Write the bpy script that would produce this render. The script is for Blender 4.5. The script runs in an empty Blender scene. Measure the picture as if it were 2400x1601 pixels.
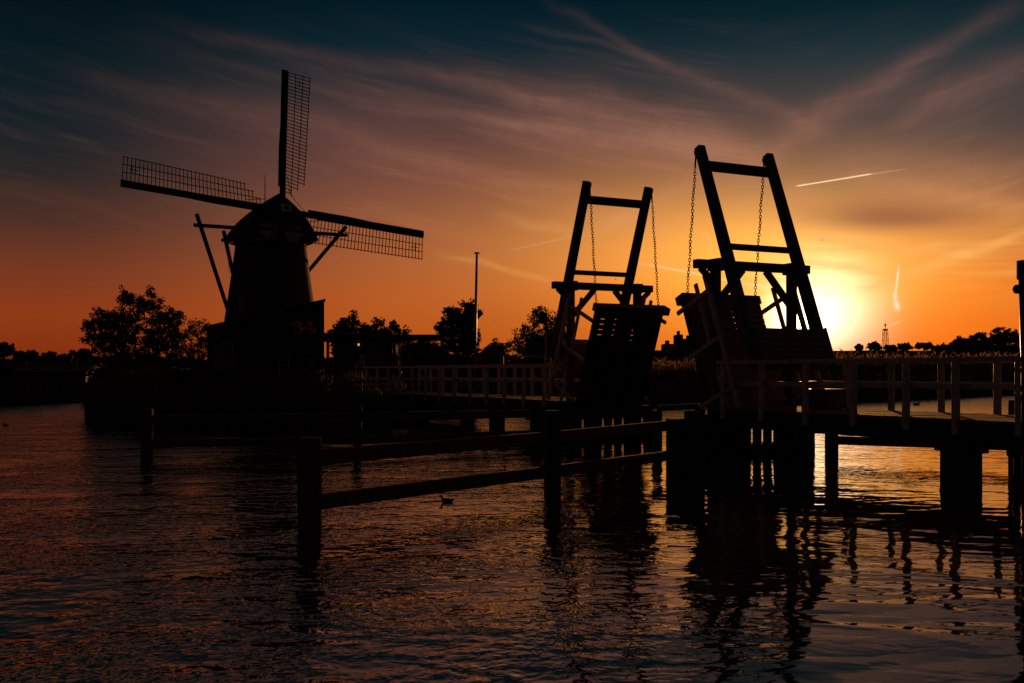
import bpy, math, random
import numpy as np
from mathutils import Vector, Matrix

# ------------------------------------------------------------------ camera, light, sky
S = bpy.context.scene
F, HY, EYE = 2500.0, 875.0, 1.8          # focal length and horizon of the 2400 px wide photograph, eye height in m
cam_d = bpy.data.cameras.new("camera"); cam = bpy.data.objects.new("camera", cam_d)
S.collection.objects.link(cam); S.camera = cam
cam.location = (0, 0, EYE); cam.rotation_euler = (math.radians(90), 0, 0)
cam_d.sensor_width = 36; cam_d.lens = 36 * F / 2400; cam_d.shift_y = (HY - 800.5) / 2400
cam_d.clip_start = 0.1; cam_d.clip_end = 20000

SUN_DIR = Vector((671, 2500, 119)).normalized()
SUN_AZ = math.atan2(SUN_DIR.x, SUN_DIR.y); SUN_EL = math.asin(SUN_DIR.z)
sl = bpy.data.lights.new("sun", 'SUN'); sun = bpy.data.objects.new("sun", sl); S.collection.objects.link(sun)
sl.energy = 2.6; sl.angle = math.radians(0.5); sl.color = (1.0, 0.42, 0.12)
sun.rotation_euler = SUN_DIR.to_track_quat('Z', 'Y').to_euler()

S.view_settings.view_transform = 'Standard'; S.view_settings.look = 'None'
S.view_settings.exposure = 0.0; S.view_settings.gamma = 1.0; S.view_settings.use_curve_mapping = False
S.render.engine = 'CYCLES'
S.cycles.max_bounces = 6; S.cycles.diffuse_bounces = 2; S.cycles.glossy_bounces = 3; S.cycles.transmission_bounces = 3
S.cycles.sample_clamp_indirect = 4.0; S.cycles.use_denoising = True

def lin(c):
    return tuple((v / 255 / 12.92) if v / 255 <= 0.04045 else ((v / 255 + 0.055) / 1.055) ** 2.4 for v in c) + (1.0,)

W = bpy.data.worlds.new("World"); S.world = W; W.use_nodes = True
NT = W.node_tree; NT.nodes.clear()

class X:
    """tiny expression wrapper over math nodes"""
    def __init__(s, v): s.v = v
    def __add__(a, b): return op('ADD', a, b)
    def __radd__(a, b): return op('ADD', b, a)
    def __sub__(a, b): return op('SUBTRACT', a, b)
    def __rsub__(a, b): return op('SUBTRACT', b, a)
    def __mul__(a, b): return op('MULTIPLY', a, b)
    def __rmul__(a, b): return op('MULTIPLY', b, a)
    def __truediv__(a, b): return op('DIVIDE', a, b)
CUR = [NT]
def op(o, *a, clamp=False):
    n = CUR[0].nodes.new('ShaderNodeMath'); n.operation = o; n.use_clamp = clamp
    for i, x in enumerate(a):
        if isinstance(x, X): CUR[0].links.new(x.v, n.inputs[i])
        else: n.inputs[i].default_value = x
    return X(n.outputs[0])
def sstep(x, a, b):
    n = CUR[0].nodes.new('ShaderNodeMapRange'); n.interpolation_type = 'SMOOTHSTEP'; n.clamp = True
    CUR[0].links.new(x.v, n.inputs['Value']); n.inputs['From Min'].default_value = a; n.inputs['From Max'].default_value = b
    return X(n.outputs['Result'])
def noise(vec, scale, detail=3, rough=0.55, dist=0.0):
    n = CUR[0].nodes.new('ShaderNodeTexNoise'); CUR[0].links.new(vec, n.inputs['Vector'])
    n.inputs['Scale'].default_value = scale; n.inputs['Detail'].default_value = detail
    n.inputs['Roughness'].default_value = rough; n.inputs['Distortion'].default_value = dist
    return X(n.outputs['Fac'])
def comb(x, y, z=0.0):
    n = CUR[0].nodes.new('ShaderNodeCombineXYZ')
    for i, q in enumerate((x, y, z)):
        if isinstance(q, X): CUR[0].links.new(q.v, n.inputs[i])
        else: n.inputs[i].default_value = q
    return n.outputs[0]
def ramp(x, stops):
    n = CUR[0].nodes.new('ShaderNodeValToRGB'); CUR[0].links.new(x.v, n.inputs[0])
    e = n.color_ramp.elements
    while len(e) < len(stops): e.new(0.5)
    for k, (p, c) in zip(e, sorted(stops)): k.position = p; k.color = lin(c)
    return n.outputs[0]
def cmix(f, a, b, mode='MIX'):
    n = CUR[0].nodes.new('ShaderNodeMix'); n.data_type = 'RGBA'; n.blend_type = mode; n.clamp_factor = False
    for s_, q in ((n.inputs[0], f), (n.inputs[6], a), (n.inputs[7], b)):
        if isinstance(q, X): q = q.v
        if isinstance(q, (float, int, tuple)): s_.default_value = q
        else: CUR[0].links.new(q, s_)
    return n.outputs[2]

tc = NT.nodes.new('ShaderNodeTexCoord')
sp = NT.nodes.new('ShaderNodeSeparateXYZ'); NT.links.new(tc.outputs['Generated'], sp.inputs[0])
dx, dy, dz = (X(sp.outputs[i]) for i in range(3))
U = op('ARCTAN2', dx, dy) * F                       # azimuth, in 1/2500 rad
V = op('ARCSINE', op('MAXIMUM', dz, 0.0)) * F       # elevation, in 1/2500 rad
def ang(x, y):
    a = math.atan((x - 1200) / F); return a * F, math.atan((HY - y) / F * math.cos(a)) * F
VN = op('DIVIDE', V, 1400.0)
def rstops(l): return [(min(1, ang(1200, y)[1] / 1400), c) for y, c in l]
TOP = [(-60, (16, 28, 34)), (-170, (72, 57, 50)), (-420, (98, 75, 63)), (-1200, (60, 48, 44))]  # unseen sky overhead, made brighter and warmer to brown the water's reflections
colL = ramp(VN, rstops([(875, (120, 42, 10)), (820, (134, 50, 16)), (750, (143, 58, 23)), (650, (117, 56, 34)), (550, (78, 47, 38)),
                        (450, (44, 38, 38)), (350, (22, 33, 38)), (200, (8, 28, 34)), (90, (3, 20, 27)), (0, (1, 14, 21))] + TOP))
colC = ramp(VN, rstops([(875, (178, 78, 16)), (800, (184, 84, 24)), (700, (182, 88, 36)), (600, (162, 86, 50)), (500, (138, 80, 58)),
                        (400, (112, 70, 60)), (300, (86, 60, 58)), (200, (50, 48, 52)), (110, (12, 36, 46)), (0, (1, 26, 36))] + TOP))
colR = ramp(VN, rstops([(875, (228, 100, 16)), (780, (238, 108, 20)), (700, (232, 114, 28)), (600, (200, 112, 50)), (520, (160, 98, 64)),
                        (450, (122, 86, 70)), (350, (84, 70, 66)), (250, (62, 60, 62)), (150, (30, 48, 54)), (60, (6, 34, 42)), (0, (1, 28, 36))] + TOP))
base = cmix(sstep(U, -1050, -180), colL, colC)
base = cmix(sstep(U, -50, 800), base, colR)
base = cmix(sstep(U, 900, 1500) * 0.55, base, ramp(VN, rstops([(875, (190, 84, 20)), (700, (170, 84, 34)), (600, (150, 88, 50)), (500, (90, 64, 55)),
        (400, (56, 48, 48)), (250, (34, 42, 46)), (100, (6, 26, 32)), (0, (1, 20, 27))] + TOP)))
# glow round the sun
su, sv = ang(1871, 756)
def gauss(u0, v0, ru, rv, p=1.0):
    a = (U - u0) * (1.0 / ru); b = (V - v0) * (1.0 / rv)
    return op('EXPONENT', op('MULTIPLY', op('POWER', a * a + b * b, p), -1.0))
def addc(col, f, c): return cmix(f, col, c + (1.0,), 'ADD')
u_, v_ = ang(1800, 640); base = addc(base, gauss(u_, v_, 470, 170), (0.30, 0.115, 0.008))
u_, v_ = ang(1880, 650); base = addc(base, gauss(u_, v_, 230, 140), (0.36, 0.255, 0.04))
u_, v_ = ang(1760, 585); base = addc(base, gauss(u_, v_, 620, 120), (0.15, 0.085, 0.020))
u_, v_ = ang(1590, 550); base = addc(base, gauss(u_, v_, 390, 180), (0.21, 0.085, 0.004))
u_, v_ = ang(1930, 725); base = addc(base, gauss(u_, v_, 100, 95), (1.1, 1.1, 0.85))
base = addc(base, gauss(su, sv, 60, 60), (2.0, 1.8, 1.2))
base = addc(base, gauss(su, sv, 20, 20, 2.0), (14.0, 10.0, 5.0))
# cirrus: wisps fanned along two directions plus single bands
wob = noise(comb(U * 0.004, V * 0.004), 1.0, 2)
wob2 = noise(comb(U * 0.03, V * 0.03, 7.0), 1.0, 2)
def streak(angle, lx, ly, scale, detail=4, seed=0.0, rough=0.6):
    c, s_ = math.cos(angle), math.sin(angle)
    p = (U * c + V * s_) * (1.0 / lx); q = (V * c - U * s_) * (1.0 / ly) + wob * 0.9
    return noise(comb(p, q, seed), scale, detail, rough, 0.3)
nl = streak(math.radians(-13), 620, 44, 1.0, 6)
nl2 = streak(math.radians(-9), 160, 11, 1.0, 3, 5.0)
nr = streak(math.radians(16), 300, 60, 1.0, 6, 3.0)
nh = streak(math.radians(-2), 420, 14, 1.0, 4, 9.0)
right = sstep(U, 420, 760)
field = nl * (1.0 - right) + nr * right
low = 1.0 - sstep(V, 170, 430)
field = sstep(field, 0.46, 0.70)
nr2 = streak(math.radians(12), 150, 16, 1.0, 4, 6.0)
fine = sstep(nl2 * (1.0 - right) + nr2 * right, 0.42, 0.70)
hfine = sstep(nh, 0.40, 0.70)
midel = (sstep(V, 250, 480) * (1.0 - right) + sstep(V, 80, 260) * right) * (1.0 - sstep(V, 620, 860)) * (0.45 + 0.55 * sstep(U, -1000, -300))
cirr = (field * 0.20 + fine * field * 0.14 + fine * 0.04) * midel * (1.0 - right * 0.45) + hfine * low * sstep(V, 120, 220) * sstep(U, 100, 700) * 0.35
def band(x1, y1, x2, y2, w, amp, soft=60.0, grain=True, warp=1.0):
    (a, b), (c, d) = ang(x1, y1), ang(x2, y2)
    L = math.hypot(c - a, d - b); ex, ey = (c - a) / L, (d - b) / L
    du = U - a + (wob - 0.5) * (40.0 * warp); dv = V - b + (wob - 0.5) * (60.0 * warp)
    al = du * ex + dv * ey; ac = (dv * ex - du * ey) * (1.0 / w)
    prof = op('EXPONENT', op('MULTIPLY', ac * ac, -1.0))
    m = prof * sstep(al, -soft, soft) * (1.0 - sstep(al, L - soft, L + soft)) * amp
    if grain: m = m * (0.50 + fine * 0.20 + wob2 * 0.60)
    return m
bands = None
for args in [(450, 75, 1050, 175, 16, .30, 160), (1000, 165, 1330, 250, 20, .5, 120), (1200, 225, 1760, 350, 30, .65, 150), (700, 190, 1350, 305, 22, .28, 160),
             (1150, 290, 1720, 352, 22, .55, 140), (900, 250, 1300, 300, 14, .25, 120), (1290, 10, 1580, 160, 12, .35, 90), (1560, 150, 1900, 300, 18, .30, 110),
             (1240, 60, 1540, 140, 8, .25, 60), (1860, 300, 2140, 150, 34, .28, 110), (2060, 190, 2400, 0, 20, .36, 80),
             (2130, 265, 2480, 120, 36, .40, 90), (1700, 440, 1960, 250, 34, .3, 90), (1200, 330, 1800, 400, 40, .30, 160), (1300, 180, 1700, 330, 34, .25, 120), (1900, 330, 2400, 420, 40, .25, 120), (2060, 660, 2420, 545, 12, .65, 70), (1900, 560, 2300, 600, 9, .45, 80),
             (1900, 585, 2260, 575, 6, .4, 80), (1860, 610, 2180, 650, 10, .4, 70), (1950, 400, 2420, 500, 30, .45, 90), (1400, 545, 1640, 420, 20, .45, 60),
             (1180, 505, 1360, 545, 13, .40, 60), (1360, 500, 1560, 540, 26, .30, 70), (1860, 440, 1900, 520, 26, .55, 30), (600, 250, 1150, 420, 28, .22, 160),
             (300, 220, 900, 300, 36, .20, 180), (820, 330, 1400, 470, 26, .22, 160), (1050, 600, 1310, 660, 7, .30, 60)]:
    m = band(*args); bands = m if bands is None else bands + m
cloudc = ramp(VN, rstops([(875, (240, 130, 40)), (780, (250, 160, 60)), (700, (255, 178, 84)), (600, (252, 176, 92)), (500, (218, 146, 92)), (400, (176, 118, 90)),
                          (300, (142, 98, 84)), (200, (118, 84, 76)), (100, (92, 68, 66)), (0, (54, 46, 52)), (-300, (104, 82, 70)), (-900, (80, 62, 54))]))
east = cmix(sstep(U, -1000, 500), (0.50, 0.46, 0.46, 1.0), (1.0, 1.0, 1.0, 1.0))
cloudc = cmix(1.0, cloudc, east, 'MULTIPLY')
allc = op('MINIMUM', cirr + bands, 1.0)
sky = cmix(allc, base, cloudc)
dk = gauss(*ang(2040, 500), 150, 36) * 0.62 + gauss(*ang(2160, 515), 140, 24) * 0.42
sky = cmix(op('MINIMUM', dk, 0.8), sky, lin((150, 92, 66)))
# vapour trails
tr = band(1868, 436, 2040, 408, 1.35, 1.25, 8.0, False, 0.0) * (0.55 + wob2 * 0.9) + band(2030, 410, 2110, 398, 1.5, 0.2, 30.0, False, 0.0) \
   + band(1520, 622, 1890, 690, 2.6, 0.45, 60.0, False, 0.3) + band(2106, 630, 2099, 690, 2.4, 1.0, 14.0, False, 0.0) \
   + band(2097, 684, 2102, 712, 4.2, 0.95, 10.0, True, 0.3) + band(2101, 708, 2106, 726, 6.0, 1.0, 8.0, True, 0.3) \
   + band(2082, 764, 2108, 754, 1.6, 0.4, 6.0, False, 0.0) + band(1200, 586, 1345, 553, 2.4, 0.08, 30.0, False, 0.0)
sky = cmix(op('MINIMUM', tr, 1.0), sky, (1.0, 0.74, 0.44, 1.0))
# behind the photographer the evening sky is dark
ab = op('ABSOLUTE', U)
sky = cmix(sstep(ab, 1500, 4200), sky, ramp(VN, [(0.0, (40, 31, 30)), (0.3, (34, 30, 33)), (1.0, (16, 17, 21))]))
b1 = NT.nodes.new('ShaderNodeBackground'); NT.links.new(sky, b1.inputs[0]); b1.inputs[1].default_value = 1.0
nis = NT.nodes.new('ShaderNodeTexSky'); nis.sky_type = 'NISHITA'; nis.sun_disc = False
nis.sun_elevation = SUN_EL; nis.sun_rotation = SUN_AZ
b2 = NT.nodes.new('ShaderNodeBackground'); NT.links.new(nis.outputs[0], b2.inputs[0]); b2.inputs[1].default_value = 0.0002
ad = NT.nodes.new('ShaderNodeAddShader'); NT.links.new(b1.outputs[0], ad.inputs[0]); NT.links.new(b2.outputs[0], ad.inputs[1])
wo = NT.nodes.new('ShaderNodeOutputWorld'); NT.links.new(ad.outputs[0], wo.inputs[0])
try: W.cycles.sampling_method = 'MANUAL'; W.cycles.sample_map_resolution = 1024
except Exception: pass

# ------------------------------------------------------------------ materials
def mat(name, col, rough=0.7, var=0.35, nscale=6.0, stretch=(1, 1, 1), bump=0.0, metallic=0.0, coords='Object', trans=0.0, spec=0.5, col2=None):
    m = bpy.data.materials.new(name); m.use_nodes = True; nt = m.node_tree; CUR[0] = nt
    b = nt.nodes['Principled BSDF']; b.inputs['Roughness'].default_value = rough; b.inputs['Metallic'].default_value = metallic
    b.inputs['Specular IOR Level'].default_value = spec
    t = nt.nodes.new('ShaderNodeTexCoord'); mp = nt.nodes.new('ShaderNodeMapping'); mp.inputs['Scale'].default_value = stretch
    nt.links.new(t.outputs[coords], mp.inputs[0])
    n = noise(mp.outputs[0], nscale, 5, 0.65)
    c2 = col2 or tuple(v * (1 - var) for v in col)
    cm = cmix(sstep(n, 0.35, 0.68), tuple(col) + (1.0,), tuple(c2) + (1.0,))
    nt.links.new(cm, b.inputs['Base Color'])
    if bump:
        bn = nt.nodes.new('ShaderNodeBump'); bn.inputs['Strength'].default_value = bump; bn.inputs['Distance'].default_value = 0.02
        nt.links.new(n.v, bn.inputs['Height']); nt.links.new(bn.outputs[0], b.inputs['Normal'])
    if trans:
        tb = nt.nodes.new('ShaderNodeBsdfTranslucent'); nt.links.new(cm, tb.inputs[0])
        mx = nt.nodes.new('ShaderNodeMixShader'); mx.inputs[0].default_value = trans
        out = nt.nodes['Material Output']
        nt.links.new(b.outputs[0], mx.inputs[1]); nt.links.new(tb.outputs[0], mx.inputs[2]); nt.links.new(mx.outputs[0], out.inputs[0])
    return m
M = {}
M['beam'] = mat('tarred_beam_wood', (0.045, 0.05, 0.055), 0.6, 0.5, 5, (1, 1, 6), 0.3)
M['white'] = mat('weathered_white_paint', (0.44, 0.38, 0.34), 0.42, 0.45, 7, (1, 1, 1), 0.15, col2=(0.25, 0.21, 0.18))
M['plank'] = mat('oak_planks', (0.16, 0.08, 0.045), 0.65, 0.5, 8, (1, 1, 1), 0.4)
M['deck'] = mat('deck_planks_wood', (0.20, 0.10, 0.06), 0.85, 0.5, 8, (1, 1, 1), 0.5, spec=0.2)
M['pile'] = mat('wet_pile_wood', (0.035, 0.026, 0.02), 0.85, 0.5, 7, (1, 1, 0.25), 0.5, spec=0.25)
M['fence'] = mat('guide_fence_wood', (0.13, 0.07, 0.042), 0.85, 0.5, 7, (1, 1, 1), 0.5, spec=0.25)
M['iron'] = mat('black_iron', (0.02, 0.02, 0.02), 0.45, 0.3, 12, metallic=0.6)
M['sail'] = mat('sail_wood', (0.02, 0.018, 0.018), 0.8, 0.3, 5)
M['thatch'] = mat('thatch_reed', (0.04, 0.032, 0.025), 0.95, 0.4, 14, (1, 1, 0.2), 0.6)
M['bark'] = mat('bark', (0.04, 0.03, 0.022), 0.9, 0.4, 9, (1, 1, 0.3), 0.5)
M['leaf'] = mat('leaf_green', (0.05, 0.055, 0.018), 0.8, 0.4, 0.7, trans=0.12, spec=0.15)
M['leafredlit'] = mat('leaf_red_lit', (0.10, 0.035, 0.015), 0.7, 0.4, 0.7, trans=0.35)  # reddish evening light put into the leaf colour
M['reed'] = mat('reed_stem', (0.10, 0.075, 0.035), 0.7, 0.4, 0.8, trans=0.3)
M['plume'] = mat('reed_plume', (0.42, 0.26, 0.12), 0.8, 0.3, 2.0, trans=0.6)
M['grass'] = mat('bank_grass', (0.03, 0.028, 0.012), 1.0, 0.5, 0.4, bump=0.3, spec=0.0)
M['clad'] = mat('dark_timber_cladding', (0.035, 0.025, 0.02), 0.75, 0.4, 4, (6, 6, 0.6), 0.3)
M['roof'] = mat('roof_sheet', (0.05, 0.035, 0.03), 0.9, 0.3, 3, spec=0.1)
M['concrete'] = mat('grey_concrete', (0.22, 0.20, 0.19), 0.8, 0.3, 3)
M['orangeframe'] = mat('sunlit_orange_frame', (0.42, 0.22, 0.09), 0.5, 0.3, 5)  # warm sunlight on frame edges and slats put into this orange
M['signwhite'] = mat('white_sign_enamel', (0.62, 0.60, 0.58), 0.85, 0.15, 5)
M['signdark'] = mat('sign_dark_blue', (0.02, 0.04, 0.07), 0.4, 0.2, 5)
M['red'] = mat('red_paint', (0.45, 0.05, 0.03), 0.4, 0.2, 5)
M['blue'] = mat('blue_tarpaulin', (0.03, 0.08, 0.13), 0.5, 0.4, 3)
M['metal'] = mat('galvanised_steel', (0.30, 0.29, 0.28), 0.55, 0.3, 5, metallic=0.5)
M['feather'] = mat('dark_feather', (0.05, 0.04, 0.03), 0.6, 0.5, 30)
M['dull'] = mat('far_building_render', (0.12, 0.07, 0.05), 0.95, 0.3, 0.2, spec=0.0)
M['pylon'] = mat('pylon_steel', (0.25, 0.06, 0.03), 0.6, 0.1, 0.1)
def brickmat():
    m = bpy.data.materials.new('tarred_brick'); m.use_nodes = True; nt = m.node_tree; CUR[0] = nt
    b = nt.nodes['Principled BSDF']; b.inputs['Roughness'].default_value = 0.9; b.inputs['Specular IOR Level'].default_value = 0.08
    t = nt.nodes.new('ShaderNodeTexCoord'); s_ = nt.nodes.new('ShaderNodeSeparateXYZ'); nt.links.new(t.outputs['Object'], s_.inputs[0])
    a = op('ARCTAN2', X(s_.outputs[0]), X(s_.outputs[1])) * 4.0
    br = nt.nodes.new('ShaderNodeTexBrick'); nt.links.new(comb(a, X(s_.outputs[2])), br.inputs[0]); br.inputs['Scale'].default_value = 3.0
    br.inputs['Color1'].default_value = (0.14, 0.07, 0.045, 1); br.inputs['Color2'].default_value = (0.085, 0.045, 0.03, 1); br.inputs['Mortar'].default_value = (0.10, 0.09, 0.08, 1)
    n = noise(t.outputs['Object'], 0.5, 4)
    nt.links.new(cmix(sstep(n, 0.4, 0.7) * 0.5, br.outputs[0], (0.03, 0.03, 0.02, 1)), b.inputs['Base Color'])
    return m
M['brick'] = brickmat()
def glassmat():
    m = bpy.data.materials.new('window_glass'); m.use_nodes = True; b = m.node_tree.nodes['Principled BSDF']; CUR[0] = m.node_tree
    t = m.node_tree.nodes.new('ShaderNodeTexCoord'); n = noise(t.outputs['Object'], 0.8, 2)
    b.inputs['Roughness'].default_value = 0.06; m.node_tree.links.new(cmix(n, (0.02, 0.015, 0.012, 1), (0.05, 0.03, 0.02, 1)), b.inputs['Base Color'])
    return m
M['glass'] = glassmat()
def lampmat():
    m = bpy.data.materials.new('lit_lamp'); m.use_nodes = True; nt = m.node_tree; CUR[0] = nt; b = nt.nodes['Principled BSDF']
    t = nt.nodes.new('ShaderNodeTexCoord'); n = noise(t.outputs['Object'], 5.0, 1)
    nt.links.new(cmix(n, (1, 0.45, 0.12, 1), (1, 0.55, 0.2, 1)), b.inputs['Emission Color']); b.inputs['Emission Strength'].default_value = 0.9
    return m
M['lamp'] = lampmat()
def stripemat():
    m = bpy.data.materials.new('red_white_stripes'); m.use_nodes = True; nt = m.node_tree; CUR[0] = nt; b = nt.nodes['Principled BSDF']
    t = nt.nodes.new('ShaderNodeTexCoord'); s_ = nt.nodes.new('ShaderNodeSeparateXYZ'); nt.links.new(t.outputs['Object'], s_.inputs[0])
    w = op('GREATER_THAN', op('FRACT', X(s_.outputs[0]) * 4.0), 0.5)
    nt.links.new(cmix(w, (0.62, 0.58, 0.55, 1), (0.5, 0.05, 0.03, 1)), b.inputs['Base Color']); return m
M['stripe'] = stripemat()
def watermat():
    m = bpy.data.materials.new('canal_water'); m.use_nodes = True; nt = m.node_tree; CUR[0] = nt
    b = nt.nodes['Principled BSDF']; b.inputs['Base Color'].default_value = (0.030, 0.019, 0.011, 1); b.inputs['Specular Tint'].default_value = (1.0, 0.80, 0.64, 1); b.inputs['Roughness'].default_value = 0.03
    b.inputs['IOR'].default_value = 2.8
    t = nt.nodes.new('ShaderNodeTexCoord')
    P = t.outputs['Object']; s_ = nt.nodes.new('ShaderNodeSeparateXYZ'); nt.links.new(P, s_.inputs[0])
    x, y = X(s_.outputs[0]), X(s_.outputs[1])
    big = noise(comb(x * 0.8 + y * 0.1, y * 1.2), 1.25, 1, 0.4, 0.5)
    med = noise(comb(x * 0.85 - y * 0.2, y * 1.2, 3.0), 2.9, 2, 0.5, 0.5)
    fine_ = noise(comb(x * 1.35 + y * 0.12, y * 0.95, 8.0), 6.4, 2, 0.5, 0.3)
    swell = noise(comb(x * 1.1, y * 0.42, 14.0), 1.1, 3, 0.6)
    patch = noise(comb(x, y * 1.6, 20.0), 0.45, 3, 0.6)
    # wind ruffles the water on the left, the right lies calmer
    calm = sstep(x - y * 0.06, -1.2, 1.8)
    far = sstep(y, 12.0, 24.0)
    ruf = 1.0 - calm * (0.97 - 0.20 * far) + (1.0 - sstep(x + y * 0.25, -3.0, 3.5)) * 1.0
    cat = sstep(patch, 0.36, 0.66)
    h = big * (0.007 + 0.010 * calm) + med * (0.0036 + 0.004 * far + 0.012 * ruf * (0.5 + cat * 0.8)) + fine_ * (0.0125 * ruf) * (0.28 + cat * 1.25) + swell * (0.045 * sstep(y, 22.0, 45.0))
    # ripples finer than a pixel far out act as roughness
    nt.links.new((0.03 + sstep(y, 14.0, 30.0) * 0.02 + sstep(y, 28.0, 65.0) * 0.22).v, b.inputs['Roughness'])
    bn = nt.nodes.new('ShaderNodeBump'); bn.inputs['Strength'].default_value = 1.0; bn.inputs['Distance'].default_value = 1.0
    nt.links.new(h.v, bn.inputs['Height']); nt.links.new(bn.outputs[0], b.inputs['Normal'])
    return m
M['water'] = watermat()

# ------------------------------------------------------------------ mesh helpers
C = S.collection
def tag(o, label=None, cat=None, group=None, kind=None):
    if label: o['label'] = label
    if cat: o['category'] = cat
    if group: o['group'] = group
    if kind: o['kind'] = kind
    return o
ROOTLOC = {}
def thing(name, loc, label, cat, group=None):
    o = bpy.data.objects.new(name, None); C.objects.link(o); o.location = loc; o.empty_display_size = 0.3
    ROOTLOC[o.name] = Vector(loc)
    return tag(o, label, cat, group)
class MB:
    def __init__(s): s.v = []; s.f = []
    def add(s, vs, fs):
        n = len(s.v); s.v += [tuple(p) for p in vs]; s.f += [tuple(i + n for i in f) for f in fs]; return s
    def hexa(s, b, t):
        return s.add(list(b) + list(t), [(3, 2, 1, 0), (4, 5, 6, 7), (0, 1, 5, 4), (1, 2, 6, 5), (2, 3, 7, 6), (3, 0, 4, 7)])
    def bar(s, p, q, w, h, side=None, w2=None, h2=None):
        """rectangular bar p->q; w along 'side' direction, h across it"""
        p, q = Vector(p), Vector(q); d = (q - p).normalized()
        if side is None:
            side = d.cross(Vector((0, 0, 1)))
            if side.length < 1e-3: side = Vector((1, 0, 0))
        side = Vector(side); side = (side - d * side.dot(d)).normalized(); up = d.cross(side)
        w2 = w if w2 is None else w2; h2 = h if h2 is None else h2
        r = lambda c, a, b: [c - side * a / 2 - up * b / 2, c + side * a / 2 - up * b / 2, c + side * a / 2 + up * b / 2, c - side * a / 2 + up * b / 2]
        return s.hexa(r(p, w, h), r(q, w2, h2))
    def box(s, x0, x1, y0, y1, z0, z1):
        return s.hexa([(x0, y0, z0), (x1, y0, z0), (x1, y1, z0), (x0, y1, z0)], [(x0, y0, z1), (x1, y0, z1), (x1, y1, z1), (x0, y1, z1)])
    def tube(s, pts, rad, n=6, cap=True, flat=1.0):
        pts = [Vector(p) for p in pts]; rad = rad if isinstance(rad, (list, tuple)) else [rad] * len(pts)
        rings = []; prev = None
        for i, p in enumerate(pts):
            d = (pts[min(i + 1, len(pts) - 1)] - pts[max(i - 1, 0)]).normalized()
            a = prev if prev is not None else (Vector((1, 0, 0)) if abs(d.x) < 0.8 else Vector((0, 1, 0)))
            a = (a - d * a.dot(d)).normalized(); prev = a; b = d.cross(a)
            rings.append([p + (a * math.cos(t) + b * math.sin(t) * flat) * rad[i] for t in (2 * math.pi * k / n for k in range(n))])
        fs = [(i * n + k, i * n + (k + 1) % n, (i + 1) * n + (k + 1) % n, (i + 1) * n + k) for i in range(len(pts) - 1) for k in range(n)]
        if cap: fs += [tuple(range(n))[::-1], tuple((len(pts) - 1) * n + k for k in range(n))]
        return s.add([v for r in rings for v in r], fs)
    def torus(s, c, long, side, L, Wd, r, n=10, m=5):
        """oval chain link: long axis 'long' (half length L), 'side' (half width Wd)"""
        c, long, side = Vector(c), Vector(long).normalized(), Vector(side).normalized(); nn = long.cross(side)
        vs = []
        for i in range(n):
            t = 2 * math.pi * i / n; rd = long * math.cos(t) * L + side * math.sin(t) * Wd; ou = (long * math.cos(t) + side * math.sin(t)).normalized()
            for j in range(m):
                u = 2 * math.pi * j / m; vs.append(c + rd + ou * math.cos(u) * r + nn * math.sin(u) * r)
        return s.add(vs, [(i * m + j, i * m + (j + 1) % m, ((i + 1) % n) * m + (j + 1) % m, ((i + 1) % n) * m + j) for i in range(n) for j in range(m)])
    def build(s, name, m, parent=None, bevel=0.0, smooth=False):
        me = bpy.data.meshes.new(name); o = bpy.data.objects.new(name, me); C.objects.link(o)
        off = Vector((0, 0, 0))
        if parent is not None:
            o.parent = parent; off = ROOTLOC[parent.name]
            ROOTLOC[o.name] = off
        else:
            cs = np.array(s.v); off = Vector(((cs[:, 0].min() + cs[:, 0].max()) / 2, (cs[:, 1].min() + cs[:, 1].max()) / 2, cs[:, 2].min()))
            o.location = off; ROOTLOC[o.name] = off
        me.from_pydata([(v[0] - off.x, v[1] - off.y, v[2] - off.z) for v in s.v], [], s.f); me.materials.append(m)
        if smooth: me.polygons.foreach_set('use_smooth', [True] * len(me.polygons))
        if bevel:
            md = o.modifiers.new('bevel', 'BEVEL'); md.width = bevel; md.segments = 1; md.limit_method = 'ANGLE'
        return o
def npmesh(name, V_, nper, m, parent=None, off=None):
    """V_: (n, nper, 3) separate faces"""
    n = V_.shape[0]; o_ = Vector(off) if off is not None else (ROOTLOC[parent.name] if parent else Vector((0, 0, 0)))
    me = bpy.data.meshes.new(name); me.vertices.add(n * nper)
    me.vertices.foreach_set('co', (V_.reshape(-1, 3) - np.array(o_)).astype(np.float32).ravel())
    me.loops.add(n * nper); me.loops.foreach_set('vertex_index', np.arange(n * nper, dtype=np.int32))
    me.polygons.add(n); me.polygons.foreach_set('loop_start', np.arange(n, dtype=np.int32) * nper)
    me.update(calc_edges=True); me.materials.append(m)
    ob = bpy.data.objects.new(name, me); C.objects.link(ob)
    if parent: ob.parent = parent; ROOTLOC[ob.name] = o_
    else: ob.location = o_; ROOTLOC[ob.name] = o_
    return ob
def at(px, py, Y): return Vector(((px - 1200) / F * Y, Y, EYE + (HY - py) / F * Y))
def xat(px, Y): return (px - 1200) / F * Y
def zat(py, Y): return EYE + (HY - py) / F * Y

# ------------------------------------------------------------------ water and ground
water = MB().add([(-6000, -40, 0), (6000, -40, 0), (6000, 9000, 0), (-6000, 9000, 0)], [(0, 1, 2, 3)])
wob_ = water.build('water', M['water']); wob_.location = (0, 0, 0); wob_.data.clear_geometry()
wob_.data.from_pydata([(-6000, -40, 0), (6000, -40, 0), (6000, 9000, 0), (-6000, 9000, 0)], [], [(0, 1, 2, 3)]); tag(wob_, kind='structure')

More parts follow.
